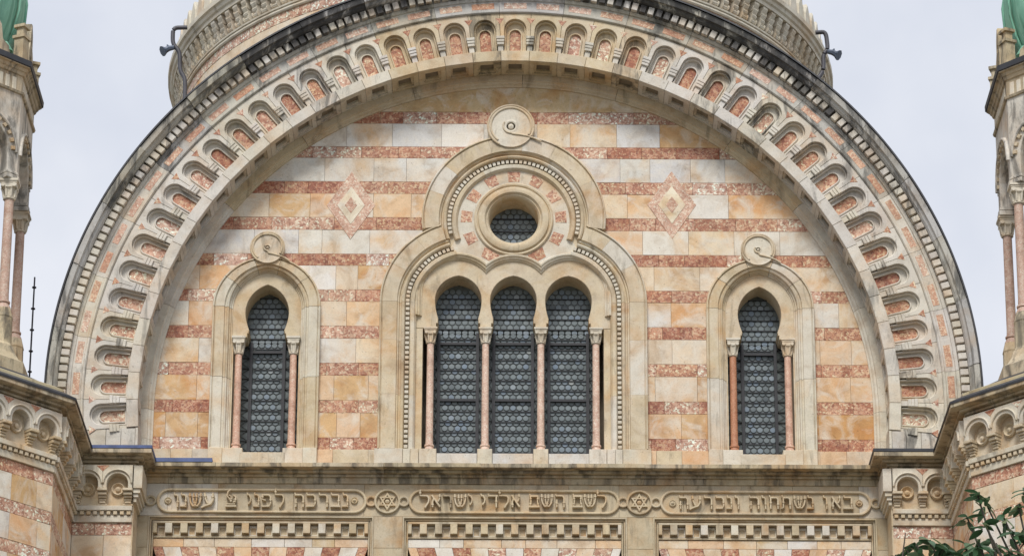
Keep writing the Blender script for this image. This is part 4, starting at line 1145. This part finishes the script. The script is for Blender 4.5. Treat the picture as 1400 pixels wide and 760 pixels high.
# ================================================================== CORNER TURRETS
FX = 5.79; TY = -1.60; HS = 0.84; AP = HS / tan(radians(22.5)); TCX = FX + 0.0 - 0.0
def turret(sg, label, dlabel):
    CX = FX + AP
    t = thing('corner_turret', (sg * CX, TY, 0), label, 'turret', None)
    def m(x): return sg * x
    # plan of the faces (for the right-hand turret; mirrored for the left)
    wall = [(PX0, YZ + 0.2), (PX0, -0.60), (FX, -0.60), (FX, TY - HS), (CX - HS, TY - AP), (CX + HS, TY - AP), (CX + AP, TY - HS), (CX + AP, TY + HS), (CX + HS, TY + AP)]
    pw = [(m(x), y) for x, y in wall]
    # core shaft down to the ground
    b = MB(); b.plan(pw, [(-0.03, 0.0), (-0.03, 17.0)], -sg * -1 if False else (1 if sg > 0 else -1)); 
    SG = 1 if sg > 0 else -1
    b = MB(); b.plan(pw, [(-0.25, 0.0), (-0.022, 0.0), (-0.022, 17.0), (-0.25, 17.0)], SG)
    shaft = mk('shaft', b, 'mortar', t)
    for z1, z0 in ((16.98, 16.36), (16.358, 16.21), (16.208, 15.6), (15.598, 14.9), (14.898, 0.0)):
        b = MB(); b.box(min(m(PX0 - .014), m(PX0 + .02)), max(m(PX0 - .014), m(PX0 + .02)), -0.598, YZ - .006, z0, z1); mk('side_stone', b, 'trim', shaft, jit(TRIM, .05))
    for (z0, z1, d) in ((16.66, 16.975, .125), (16.60, 16.657, .10), (16.55, 16.597, .075), (16.49, 16.547, .05)):
        b = MB(); b.box(min(m(PX0 - d), m(PX0 - .012)), max(m(PX0 - d), m(PX0 - .012)), -0.60 - d * .9, YZ - .012, z0, z1); mk('side_corbel', b, 'trim', shaft, jit(TRIMW, .04))
    # crowning cornice
    P_C = [(0.0, 16.985), (0.018, 16.985), (0.022, 16.998), (0.022, 17.032), (0.058, 17.032), (0.060, 17.064), (0.050, 17.068), (0.126, 17.068), (0.130, 17.098), (0.118, 17.102), (0.242, 17.102), (0.248, 17.108), (0.248, ZC - .006), (0.240, ZC - .001), (0.0, ZC + .03)]
    b = MB(); b.plan(pw, P_C, SG); co = mk('cornice', b, 'soil', t, jit(FRZ, .03))
    # lead on the pier and the sloping lead roof round the lantern
    b = MB(); b.plan([pw[0], pw[1], pw[2]], [(0.02, ZC + .01), (0.254, ZC + .001), (0.256, ZC + 0.042), (0.02, ZC + .05)], SG); mk('lead_flashing', b, 'bluelead' if sg < 0 else 'lead', co)
    octo = [(CX + (AP) / cos(pi / 8) * cos(radians(22.5 + 45 * k)), TY + AP / cos(pi / 8) * sin(radians(22.5 + 45 * k))) for k in range(9)]
    b = MB(); b.plan([(m(x), y) for x, y in octo], [(0.245, ZC - .002), (0.258, ZC - .012), (0.260, ZC + .02), (-0.45, 17.62), (-0.75, 17.80), (-1.2, 17.85)], SG); mk('lead_roof', b, 'lead', t)
    b = MB(); b.plan([(m(x), y) for x, y in octo], [(0.0, 17.20), (0.08, 17.21), (0.08, 17.33), (-0.05, 17.40), (-0.4, 17.50)], SG); mk('roof_kerb', b, 'frieze', t, (0.50, 0.43, 0.27))
    # corbel table: arches with rosettes, corbels, dentils, on each face
    def face_pieces(p, q, units, start=0.0):
        ang = math.atan2(q[1] - p[1], q[0] - p[0]); L = hypot(q[0] - p[0], q[1] - p[1])
        n_ = units; u = L / n_
        return ang, L, n_, u
    pts = pw[1:6]
    for fi in range(4):
        p, q = pts[fi], pts[fi + 1]
        if sg < 0: p, q = q, p          # keep left-to-right as seen from outside
        L = hypot(q[0] - p[0], q[1] - p[1]); ang = math.atan2(q[1] - p[1], q[0] - p[0])
        nu = 2 if fi == 0 else (4 if fi == 1 else 4)
        u = L / nu; rot = (0, 0, ang)
        def place(nm, me, x, z, mat, col, par):
            o = put(nm, me, None, par, (p[0] + cos(ang) * x, p[1] + sin(ang) * x, z), rot, col)
            return o
        key = ('corb', round(u, 3))
        if key not in CACHE:
            hw_ = 0.140; zs = -0.27
            b = MB(); b.plate([[(-u / 2 + .001, -0.335), (-hw_, -0.335), (-hw_, zs)] + arch_pts(hw_, hw_, zs, 14)[1:-1] + [(hw_, zs), (hw_, -0.335), (u / 2 - .001, -0.335), (u / 2 - .001, -0.012), (-u / 2 + .001, -0.012)]], -0.135, 0.02, 0.006)
            # raised archivolt
            ro = min(u / 2 + 0.0, 0.205)
            b.plate([[(-ro, zs)] + arch_pts(ro, ro, zs, 16)[1:-1] + [(ro, zs), (ro - .022, zs)] + arch_pts(ro - .022, ro - .022, zs, 16)[::-1][1:-1] + [(-ro + .022, zs)]], -0.160, 0.0, 0.008)
            m1 = mesh_of(b, 'corbel_arch', (0, 0, 0)); m1.materials.append(MT['trim'])
            b = MB()
            for (z0, z1, w, y) in ((-0.372, -0.336, .066, -.150), (-0.420, -0.377, .058, -.118), (-0.452, -0.424, .052, -.088), (-0.485, -0.456, .046, -.062), (-0.520, -0.489, .040, -.055), (-0.545, -0.523, .064, -.040)):
                b.bbox(-w, w, y, 0.02, z0, z1, 0.006)
            m2 = mesh_of(b, 'corbel', (0, 0, 0)); m2.materials.append(MT['trim'])
            b = MB(); b.arc(0, -0.318, [(0.092, 0.0), (0.092, -.034), (0.078, -.050), (0.064, -.034), (0.050, -.014), (0.036, -.014), (0.030, -.046), (0.001, -.058)], 0, 2 * pi, 24, False)
            m3 = mesh_of(b, 'rosette', (0, 0, 0)); m3.materials.append(MT['trim'])
            b = MB(); b.bbox(-0.025, 0.025, -0.058, 0.0, -0.676, -0.628, 0.003); m4 = mesh_of(b, 'dentil', (0, 0, 0)); m4.materials.append(MT['trim'])
            b = MB(); b.plate([[(-0.085, -0.022), (0.0, -0.105), (0.085, -0.022)]], -0.139, 0.0, .002); m5 = mesh_of(b, 'spandrel_inlay', (0, 0, 0)); m5.materials.append(MT['red'])
            b = MB(); b.bbox(-u / 2 + .001, u / 2 - .001, -0.006, .02, -0.628, -0.012, .0); m6 = mesh_of(b, 'corbel_panel', (0, 0, 0)); m6.materials.append(MT['trim'])
            CACHE[key] = (m1, m2, m3, m4, m5, m6)
        m1, m2, m3, m4, m5, m6 = CACHE[key]; Z = 16.985
        for i in range(nu):
            x = (i + .5) * u
            place('corbel_arch', m1, x, Z, None, jit(TRIMW, .04), shaft)
            place('corbel_panel', m6, x, Z, None, jit(TRIM, .05), shaft)
            place('rosette', m3, x, Z, None, jit(TRIM, .04), shaft)
        for i in range(nu + 1):
            place('corbel', m2, min(max(i * u, .06), L - .06), Z, None, jit(TRIM, .05), shaft)
            if 0 < i < nu: place('spandrel_inlay', m5, i * u, Z, None, red(), shaft)
        nd = int(L / 0.082)
        for i in range(nd):
            place('dentil', m4, (i + .5) * L / nd, Z, None, jit(TRIM, .05), shaft)
        # string course below and striped courses
        b = MB(); b.bbox(-L / 2, L / 2, -0.030, 0.02, -0.775, -0.680, .006); b.bbox(-L / 2, L / 2, -0.070, 0.02, -0.622, -0.556, .006); b.bbox(-L / 2, L / 2, -0.012, 0.02, -0.676, -0.628, .0)
        me = mesh_of(b, 'string_course', (0, 0, 0)); me.materials.append(MT['frieze']); place('string_course', me, L / 2, Z, None, jit(TRIMW, .04), shaft)
        z = 16.208; kk = 0
        while z > 13.9:
            h = 0.168 if kk % 2 == 0 else 0.352
            x = 0.0; first = True
            while x < L - .02:
                w = R.uniform(.34, .75) if kk % 2 else R.uniform(.28, .5)
                x2 = min(L, x + w)
                if L - x2 < .2: x2 = L
                b = MB(); b.bbox((x - x2) / 2 + .002, (x2 - x) / 2 - .002, R.uniform(-.003, .003), .024, -h + .002, -.002, .003)
                me = mesh_of(b, 'stone', (0, 0, 0))
                if kk % 2 == 0:
                    me.materials.append(MT['red']); place('red_stone', me, (x + x2) / 2, z, None, jit(R.choice([REDS[1], REDS[2], REDS[4]]), .06), shaft)
                else:
                    me.materials.append(MT['block']); place('cream_stone', me, (x + x2) / 2, z, None, jit(R.choice([CREAM, CREAM, TAN, PEACH, WHITE]), .05), shaft)
                x = x2
            z -= h; kk += 1
    # ---------------- lantern on top
    LA = 1.24; LS = LA * tan(pi / 8)      # apothem to the column line, half side
    def oc(a, z=None, k0=0): return [(m(CX + a / cos(pi / 8) * cos(radians(22.5 + 45 * k))), TY + a / cos(pi / 8) * sin(radians(22.5 + 45 * k))) for k in range(9)]
    S2 = SG
    b = MB(); b.plan(oc(LA - .16), [(0.0, 17.3), (0.46, 17.62), (0.46, 17.80), (0.40, 17.84), (0.33, 17.95), (0.30, 18.05), (-.5, 18.06)], S2); lb_ = mk('lantern_base', b, 'sooty', t, jit(FRZ))
    zc0, zcn, zc1 = 18.59, 20.13, 20.40
    b = MB(); b.plan(oc(0.62), [(0, 18.0), (0, 21.9)], S2); mk('lantern_core', b, 'frieze', lb_, (0.42, 0.38, 0.30))
    for k in range(8):
        a = radians(45 * k)
        for s in (-1, 1):
            if s > 0: continue
        # a column at every corner, on a tall pedestal
        va = radians(22.5 + 45 * k); rr = (LA - 0.02) / cos(pi / 8)
        px, py = m(CX + rr * cos(va)), TY + rr * sin(va)
        b = MB(); q = .105
        b.lathe(px, py, [(q * 1.5, 17.95), (q * 1.5, 18.06), (q * 1.32, 18.10), (q * 1.25, zc0 - .14), (q * 1.32, zc0 - .12), (q * 1.02, zc0)], 8, radians(22.5), radians(382.5)); mk('pedestal', b, 'sooty', lb_, jit(FRZ))
        column(px, py, zc0, zcn, zc1, 0.066, lb_, (0.54, 0.36, 0.275), name='lantern_column', seg=14)
        # arch panel of the face between corners
        fa = radians(45 * k); nx, ny = cos(fa), sin(fa)
        key = 'lant'
        if key not in CACHE:
            hl = LS + .035
            b = MB(); z0 = 0.0; ri = LS - .135
            b.plate([[(-hl, 0), (-ri, 0), (-ri, .16)] + arch_pts(ri, ri * 1.12, .38, 16)[0:] + [(ri, .16), (ri, 0), (hl, 0), (hl, 1.50), (-hl, 1.50)]], -.05, .13, .008)
            for (zz0, zz1, e, yy) in ((.0, .06, .0, -.075), (.07, .11, .0, -.065)):
                for s in (-1, 1): b.bbox(min(s * (ri - .02), s * hl), max(s * (ri - .02), s * hl), yy, .14, zz0, zz1, .008)
            b.arc(0, .38, [(ri + .135, -.04), (ri + .135, -.085), (ri + .115, -.095), (ri + .10, -.085), (ri + .10, -.04)], 0, pi, 20)
            me = mesh_of(b, 'arch_panel', (0, 0, 0)); me.materials.append(MT['sooty'])
            b = MB()
            for i in range(13):
                aa = pi * (i + .5) / 13; c, s_ = cos(aa), sin(aa); r0, r1, w = ri + .045, ri + .10, .024
                b.plate([[(r * c - t_ * s_, .38 + r * s_ + t_ * c) for r, t_ in ((r0, -w), (r1, -w), (r1, w), (r0, w))]], -.078, -.04, .003)
            me2 = mesh_of(b, 'dentil_arch', (0, 0, 0)); me2.materials.append(MT['trim'])
            b = MB()
            for i in range(9): b.bbox(-hl + .06 + i * (2 * hl - .12) / 9, -hl + .06 + (i + .62) * (2 * hl - .12) / 9, -.066, -.04, 1.26, 1.46, .01)
            me3 = mesh_of(b, 'fluting', (0, 0, 0)); me3.materials.append(MT['trim'])
            CACHE[key] = (me, me2, me3)
        me, me2, me3 = CACHE[key]
        rot = (0, 0, (fa if sg > 0 else pi - fa) + pi / 2)
        loc = (m(CX + nx * (LA + .02)), TY + ny * (LA + .02), zc1)
        pan = put('arch_panel', me, None, lb_, loc, rot, jit(ARCHC, .04))
        o = put('dentil_arch', me2, None, lb_, loc, rot, jit(TRIM, .04)); o['kind'] = 'stuff'
        o = put('fluting', me3, None, lb_, loc, rot, jit(TRIMW, .04)); o['kind'] = 'stuff'
    zk = zc1 + 1.50
    b = MB(); b.plan(oc(LA + .02), [(0.0, zk - .27), (.075, zk - .26), (.085, zk - .23), (.055, zk - .22), (.055, zk), (.075, zk + .01), (.09, zk + .05), (.105, zk + .06), (.12, zk + .10), (.15, zk + .11), (.158, zk + .20), (0.1, zk + .24), (-.4, zk + .30)], S2)
    lc = mk('lantern_cornice', b, 'sooty', t, jit(FRZ))
    b = MB(); b.plan(oc(LA + .02), [(.150, zk + .12), (.168, zk + .13), (.172, zk + .205), (.10, zk + .25)], S2); mk('cornice_lead', b, 'lead', lc)
    # crest: gabled plates over the faces and little posts at the corners
    for k in range(8):
        fa = radians(45 * k); va = radians(22.5 + 45 * k)
        if 'crest' not in CACHE:
            b = MB(); b.plate([[(-.33, 0), (.33, 0), (.30, .16), (.20, .22), (.17, .42), (.10, .52), (.085, .70), (.0, .86), (-.085, .70), (-.10, .52), (-.17, .42), (-.20, .22), (-.30, .16)], circle(0, .30, .06, 14), circle(0, .55, .045, 12)], -.06, .05, .012)
            me = mesh_of(b, 'crest_plate', (0, 0, 0)); me.materials.append(MT['sooty'])
            b = MB(); b.box(-.07, .07, -.07, .07, 0, .34); b.box(-.09, .09, -.09, .09, .34, .38); b.box(-.05, .05, -.05, .05, .38, .50); b.box(-.08, .08, -.08, .08, .50, .54)
            me2 = mesh_of(b, 'crest_post', (0, 0, 0)); me2.materials.append(MT['sooty'])
            CACHE['crest'] = (me, me2)
        me, me2 = CACHE['crest']; r1 = LA + .02; r2 = (LA + .03) / cos(pi / 8)
        put('crest_plate', me, None, lc, (m(CX + cos(fa) * r1), TY + sin(fa) * r1, zk + .22), (0, 0, (fa if sg > 0 else pi - fa) + pi / 2), jit(FRZ))
        put('crest_post', me2, None, lc, (m(CX + cos(va) * r2), TY + sin(va) * r2, zk + .22), (0, 0, va if sg > 0 else pi - va), jit(FRZ))
    # copper onion dome with ribs
    zb = zk + .30
    prof = [(1.0, zb), (1.0, zb + .25), (1.03, zb + .36), (1.10, zb + .55), (1.17, zb + .85), (1.19, zb + 1.2), (1.12, zb + 1.6), (.95, zb + 2.0), (.68, zb + 2.35), (.38, zb + 2.6), (.12, zb + 2.85), (.04, zb + 3.2), (.02, zb + 3.6)]
    b = MB(); b.lathe(m(CX), TY, prof, 48)
    b.v = [(m(CX) + (v[0] - m(CX)) * k_, TY + (v[1] - TY) * k_, v[2]) for v in b.v for k_ in [1 + .02 * cos(16 * math.atan2(v[1] - TY, v[0] - m(CX)))]]
    dm_ = mk('onion_dome', b, 'copper', t, None, True)
    for k in range(16):
        a = radians(22.5 * k + 11.25)
        b = MB(); b.tube([(m(CX) + r * 1.015 * cos(a), TY + r * 1.015 * sin(a), z) for r, z in prof[2:-1]], .02, 5); mk('dome_rib', b, 'copper', dm_)
    for k in range(16):
        a = radians(22.5 * k); c, s_ = m(CX) + 1.10 * cos(a), TY + 1.10 * sin(a)
        b = MB(); b.tube([(c, s_, zb + .02), (m(CX) + 1.17 * cos(a), TY + 1.17 * sin(a), zb + .14), (m(CX) + 1.13 * cos(a), TY + 1.13 * sin(a), zb + .28)], [.05, .075, .02], 7); mk('dome_leaf', b, 'copper', dm_)
    return t
CACHE = {}
turret(-1, 'striped corner turret with lantern and green dome, a thin metal mast rising beside it', '')
turret(1, 'striped corner turret with lantern and green dome, rising behind the magnolia leaves', '')

# ================================================================== DOME DRUM
DX, DY, DR = -0.22, 6.3, 5.08
drum = thing('dome_drum', (DX, DY, 17.3), 'round cream and pink drum with bracketed cornice rising behind the great arch', 'drum')
ZR = 25.33
b = MB(); b.lathe(DX, DY, [(DR, 17.3), (DR, ZR - .16)], 96); b.lathe(DX, DY, [(DR - .10, ZR - .17), (DR - .10, ZR + .5)], 96)
dw = mk('drum_wall', b, 'block', drum, CREAM, True)
b = MB(); b.lathe(DX, DY, [(DR - .10, ZR), (DR + .03, ZR), (DR + .045, ZR + .02), (DR + .045, ZR + .045), (DR + .02, ZR + .055), (DR + .055, ZR + .065), (DR + .06, ZR + .09), (DR - .10, ZR + .10)], 96); mk('string_course', b, 'trim', drum, TRIMW)
b = MB(); b.lathe(DX, DY, [(DR - .11, ZR + .44), (DR + .15, ZR + .445), (DR + .155, ZR + .50), (DR + .185, ZR + .52), (DR + .20, ZR + .57), (DR + .235, ZR + .59), (DR + .24, ZR + .66), (DR + .18, ZR + .70), (DR - .3, ZR + .72)], 96); mk('drum_cornice', b, 'trim', drum, TRIMW)
na = 96
sb = MB()
for i in range(na):
    a0 = -pi * i / na * 1.06 + radians(5); 
b = MB()
# pink band stones
a = radians(8)
while a > radians(-188):
    a2 = a - R.uniform(.05, .09)
    b = MB(); b.lathe(DX, DY, [(DR - .02, ZR - .158), (DR + .004, ZR - .158), (DR + .004, ZR - .002), (DR - .02, ZR - .002)], 3, a2 + .0004, a - .0004); mk('pink_stone', b, 'red', dw, jit(R.choice([REDS[2], REDS[4], REDS[4]]), .06)); a = a2
# scroll brackets, front half of the drum
bb = MB()
side = [(-0.07, 0.0), (.045, .012), (.085, .02), (.10, .05), (.085, .075), (.11, .10), (.125, .13), (.11, .155), (.13, .18), (.15, .215), (.135, .24), (.155, .265), (.175, .30), (.175, .335), (-0.07, .335)]
w = .052
vs = [(o, -w, z) for o, z in side] + [(o, w, z) for o, z in side]; n_ = len(side)
fs = [(i, (i + 1) % n_, n_ + (i + 1) % n_, n_ + i) for i in range(n_)]
bb.add(vs, fs); bb.cap(list(range(n_))); bb.cap(list(range(n_, 2 * n_)))
for s in (-1, 1):
    bb.tube([(.075, s * w, .055), (.075, s * (w + .014), .055)], .045, 10)
    bb.tube([(.10, s * w, .24), (.10, s * (w + .012), .24)], .05, 10)
bme = mesh_of(bb, 'bracket', (0, 0, 0)); bme.materials.append(MT['trim'])
nb = 84
for i in range(nb):
    a = radians(8) - radians(196) * (i + .5) / nb
    put('bracket', bme, None, drum, (DX + (DR - .04) * cos(a), DY + (DR - .04) * sin(a), ZR + .102), (0, 0, a), jit(TRIMW, .04))
# leaf crest above the cornice and the blue lead roof behind it
cb = MB(); cb.plate([[(-.10, 0), (.10, 0), (.13, .16), (.11, .34), (.06, .44), (.0, .52), (-.06, .44), (-.11, .34), (-.13, .16)]], -.05, .05, .02)
cme = mesh_of(cb, 'crest_leaf', (0, 0, 0)); cme.materials.append(MT['trim'])
for i in range(60):
    a = radians(8) - radians(196) * (i + .5) / 60
    put('crest_leaf', cme, None, drum, (DX + (DR + .05) * cos(a), DY + (DR + .05) * sin(a), ZR + .70), (0, 0, a + pi / 2), jit(TRIMW, .04))
b = MB(); b.lathe(DX, DY, [(DR - .12, ZR + .68), (DR - .14, ZR + 1.0), (DR - .25, ZR + 2.6), (DR - 1.2, ZR + 4.6), (DR - 2.8, ZR + 6.0), (.1, ZR + 6.9)], 64); mk('dome', b, 'bluelead', drum, None, True)

# ================================================================== PIPES, SPOUTS, MAST
def P3(px, py, Y): x, z = W(px, py, Y); return (x, Y, z)
def smooth_path(P, k=5):
    out = [Vector(P[0])]
    for i in range(1, len(P) - 1):
        a, b, c = Vector(P[i - 1]), Vector(P[i]), Vector(P[i + 1])
        p, q = b.lerp(a, .35), b.lerp(c, .35)
        out += [p.lerp(b, t).lerp(b.lerp(q, t), t) for t in [j / k for j in range(k + 1)]]
    return out + [Vector(P[-1])]
YPI = 3.9
for nm, pts, lab in (('l', [(256, 38), (236.5, 38.5), (236, 60), (246, 72), (246, 97), (253.5, 108), (252.5, 150)], 'bent dark downpipe on the drum, its lower length straight and upright'),
                     ('r', [(1115, 45), (1129, 44), (1132, 68), (1125.5, 75), (1126, 97), (1114, 114), (1108, 135)], 'bent dark downpipe on the drum, its lower length slanting inward')):
    b = MB(); b.tube(smooth_path([P3(x, y, YPI) for x, y in pts]), .034, 10)
    o = mk('downpipe', b, 'pipe', None, None, True); tag(o, lab, 'downpipe', 'downpipes on the drum')
for sg, (px, py), lab in ((-1, (229, 69), 'small flared blue-grey metal spout beside the downpipe with an upright foot'), (1, (1140, 74.5), 'small flared blue-grey metal spout beside the downpipe with a slanting foot')):
    c = Vector(P3(px, py, YPI - .02)); b = MB()
    b.tube([c + Vector((-sg * .10, 0, .045)), c + Vector((-sg * .02, 0, .03)), c + Vector((sg * .03, 0, .0)), c + Vector((sg * .075, -.02, -.03))], [.035, .045, .05, .085], 8)
    b.tube([c + Vector((-sg * .03, 0, .03)), c + Vector((sg * .01, 0, .09))], [.03, .012], 6)
    o = mk('water_spout', b, 'spout'); tag(o, lab, 'spout', 'metal spouts on the drum')
# lightning mast behind the turret roof
x0, zt = W(47.5, 379, -0.2); xb_, zb_ = W(43.5, 512, -0.2)
b = MB(); b.tube([(x0, -.2, zt), (x0, -.2, 17.0)], [.011, .014], 8)
mast = mk('metal_mast', b, 'pipe'); tag(mast, 'thin grey metal mast with ring joints beside the turret roof', 'mast')
for py in (393, 422, 451, 480, 508):
    _, z = W(46, py, -.2); b = MB(); b.lathe(x0, -.2, [(.018, z - .012), (.030, z - .007), (.030, z + .007), (.018, z + .012)], 10); mk('ring_joint', b, 'pipe', mast)

# ================================================================== MAGNOLIA
MY = -7.0
tree = thing('magnolia_tree', (6.6, MY, 0), 'glossy dark green magnolia in front of the turret', 'tree')
b = MB(); b.tube([(6.6, MY, 0), (6.5, MY, 3.0), (6.65, MY + .1, 6.5), (6.5, MY, 9.5), (6.35, MY, 11.4)], [.22, .19, .15, .10, .06], 12); mk('trunk', b, 'bark', tree, None, True)
br = MB()
lb = MB(); nseg = 6
row = []
for i in range(nseg + 1):
    t = i / nseg; w = .042 * sin(pi * min(1, t * .92 + .05)) ** .8; x = .21 * t; dz = -.10 * t * t * .5
    row.append([(x, -w, dz + .014), (x, 0, dz), (x, w, dz + .014)])
for i in range(nseg):
    n0 = len(lb.v); lb.v += row[i] + row[i + 1]; lb.f += [(n0, n0 + 1, n0 + 4, n0 + 3), (n0 + 1, n0 + 2, n0 + 5, n0 + 4)]
leaf_me = mesh_of(lb, 'leaf', (0, 0, 0)); leaf_me.materials.append(MT['leaf'])
leaf_me.polygons.foreach_set('use_smooth', [True] * len(leaf_me.polygons))
tips = []   # (pixel, y, leaves)
for (px, py, yy, nl) in ((1337, 678, 0, 9), (1349, 690, .2, 7), (1346, 716, -.2, 9), (1322, 706, .1, 6), (1372, 706, .1, 8), (1392, 690, .3, 7), (1384, 728, -.1, 10), (1399, 735, .1, 9), (1362, 742, .15, 10), (1337, 741, -.2, 9), (1320, 748, .2, 9),
                         (1290, 742, 0, 8), (1275, 752, .2, 8), (1300, 757, -.1, 8), (1240, 752, .1, 6), (1252, 744, .15, 6), (1268, 738, .1, 6), (1224, 758, .2, 6), (1262, 762, 0, 8), (1350, 760, .1, 10), (1380, 757, -.1, 10), (1400, 762, 0, 8), (1315, 768, 0, 9), (1236, 770, 0, 8), (1285, 775, .1, 9), (1400, 668, .4, 5)):
    tips.append((P3(px, py, MY + yy), nl))
hub = [(6.35, MY, 11.4), (6.45, MY, 10.6), (6.2, MY + .1, 11.0)]
twigs = []
for (p, nl) in tips:
    h = R.choice(hub); p = Vector(p); h = Vector(h)
    midp = h.lerp(p, .6) + Vector((R.uniform(-.15, .15), R.uniform(-.2, .2), -.12))
    br.tube([h, midp, p], [.035, .022, .010], 6)
crown = mk('crown', br, 'bark', tree, None, True)
for (p, nl) in tips:
    for i in range(nl):
        a = 2 * pi * i / nl + R.uniform(-.35, .35); el = R.uniform(-.75, .75)
        s_ = R.uniform(.62, 1.0)
        put('leaf', leaf_me, None, crown, Vector(p) + Vector((R.uniform(-.03, .03), R.uniform(-.03, .03), R.uniform(-.09, .04))), (R.uniform(-.9, .9), -el if R.random() < .4 else abs(el), a), None, (s_, s_ * R.uniform(.85, 1.2), s_))
# a few bare twigs
for (a, c) in (((1232, 775), (1238, 728)), ((1265, 770), (1250, 752))):
    b = MB(); b.tube([P3(*a, MY), P3(*c, MY + .05)], [.012, .006], 5); mk('twig', b, 'bark', crown)
# foliage below the picture
fb = MB()
for i in range(1500):
    th_, ph = R.uniform(0, 2 * pi), R.uniform(-1, 1); rr = R.random() ** .4
    c = Vector((6.5 + 1.7 * rr * cos(th_) * sqrt(1 - ph * ph), MY + 1.5 * rr * sin(th_) * sqrt(1 - ph * ph), 7.8 + 2.6 * rr * ph))
    a, e = R.uniform(0, 2 * pi), R.uniform(-.9, .4)
    mt = Matrix.Translation(c) @ Matrix.Rotation(a, 4, 'Z') @ Matrix.Rotation(-e, 4, 'Y')
    n0 = len(fb.v); fb.v += [tuple(mt @ Vector(q)) for q in lb.v]; fb.f += [tuple(k + n0 for k in f) for f in lb.f]
o = mk('lower_foliage', fb, 'leaf', tree); o['kind'] = 'stuff'
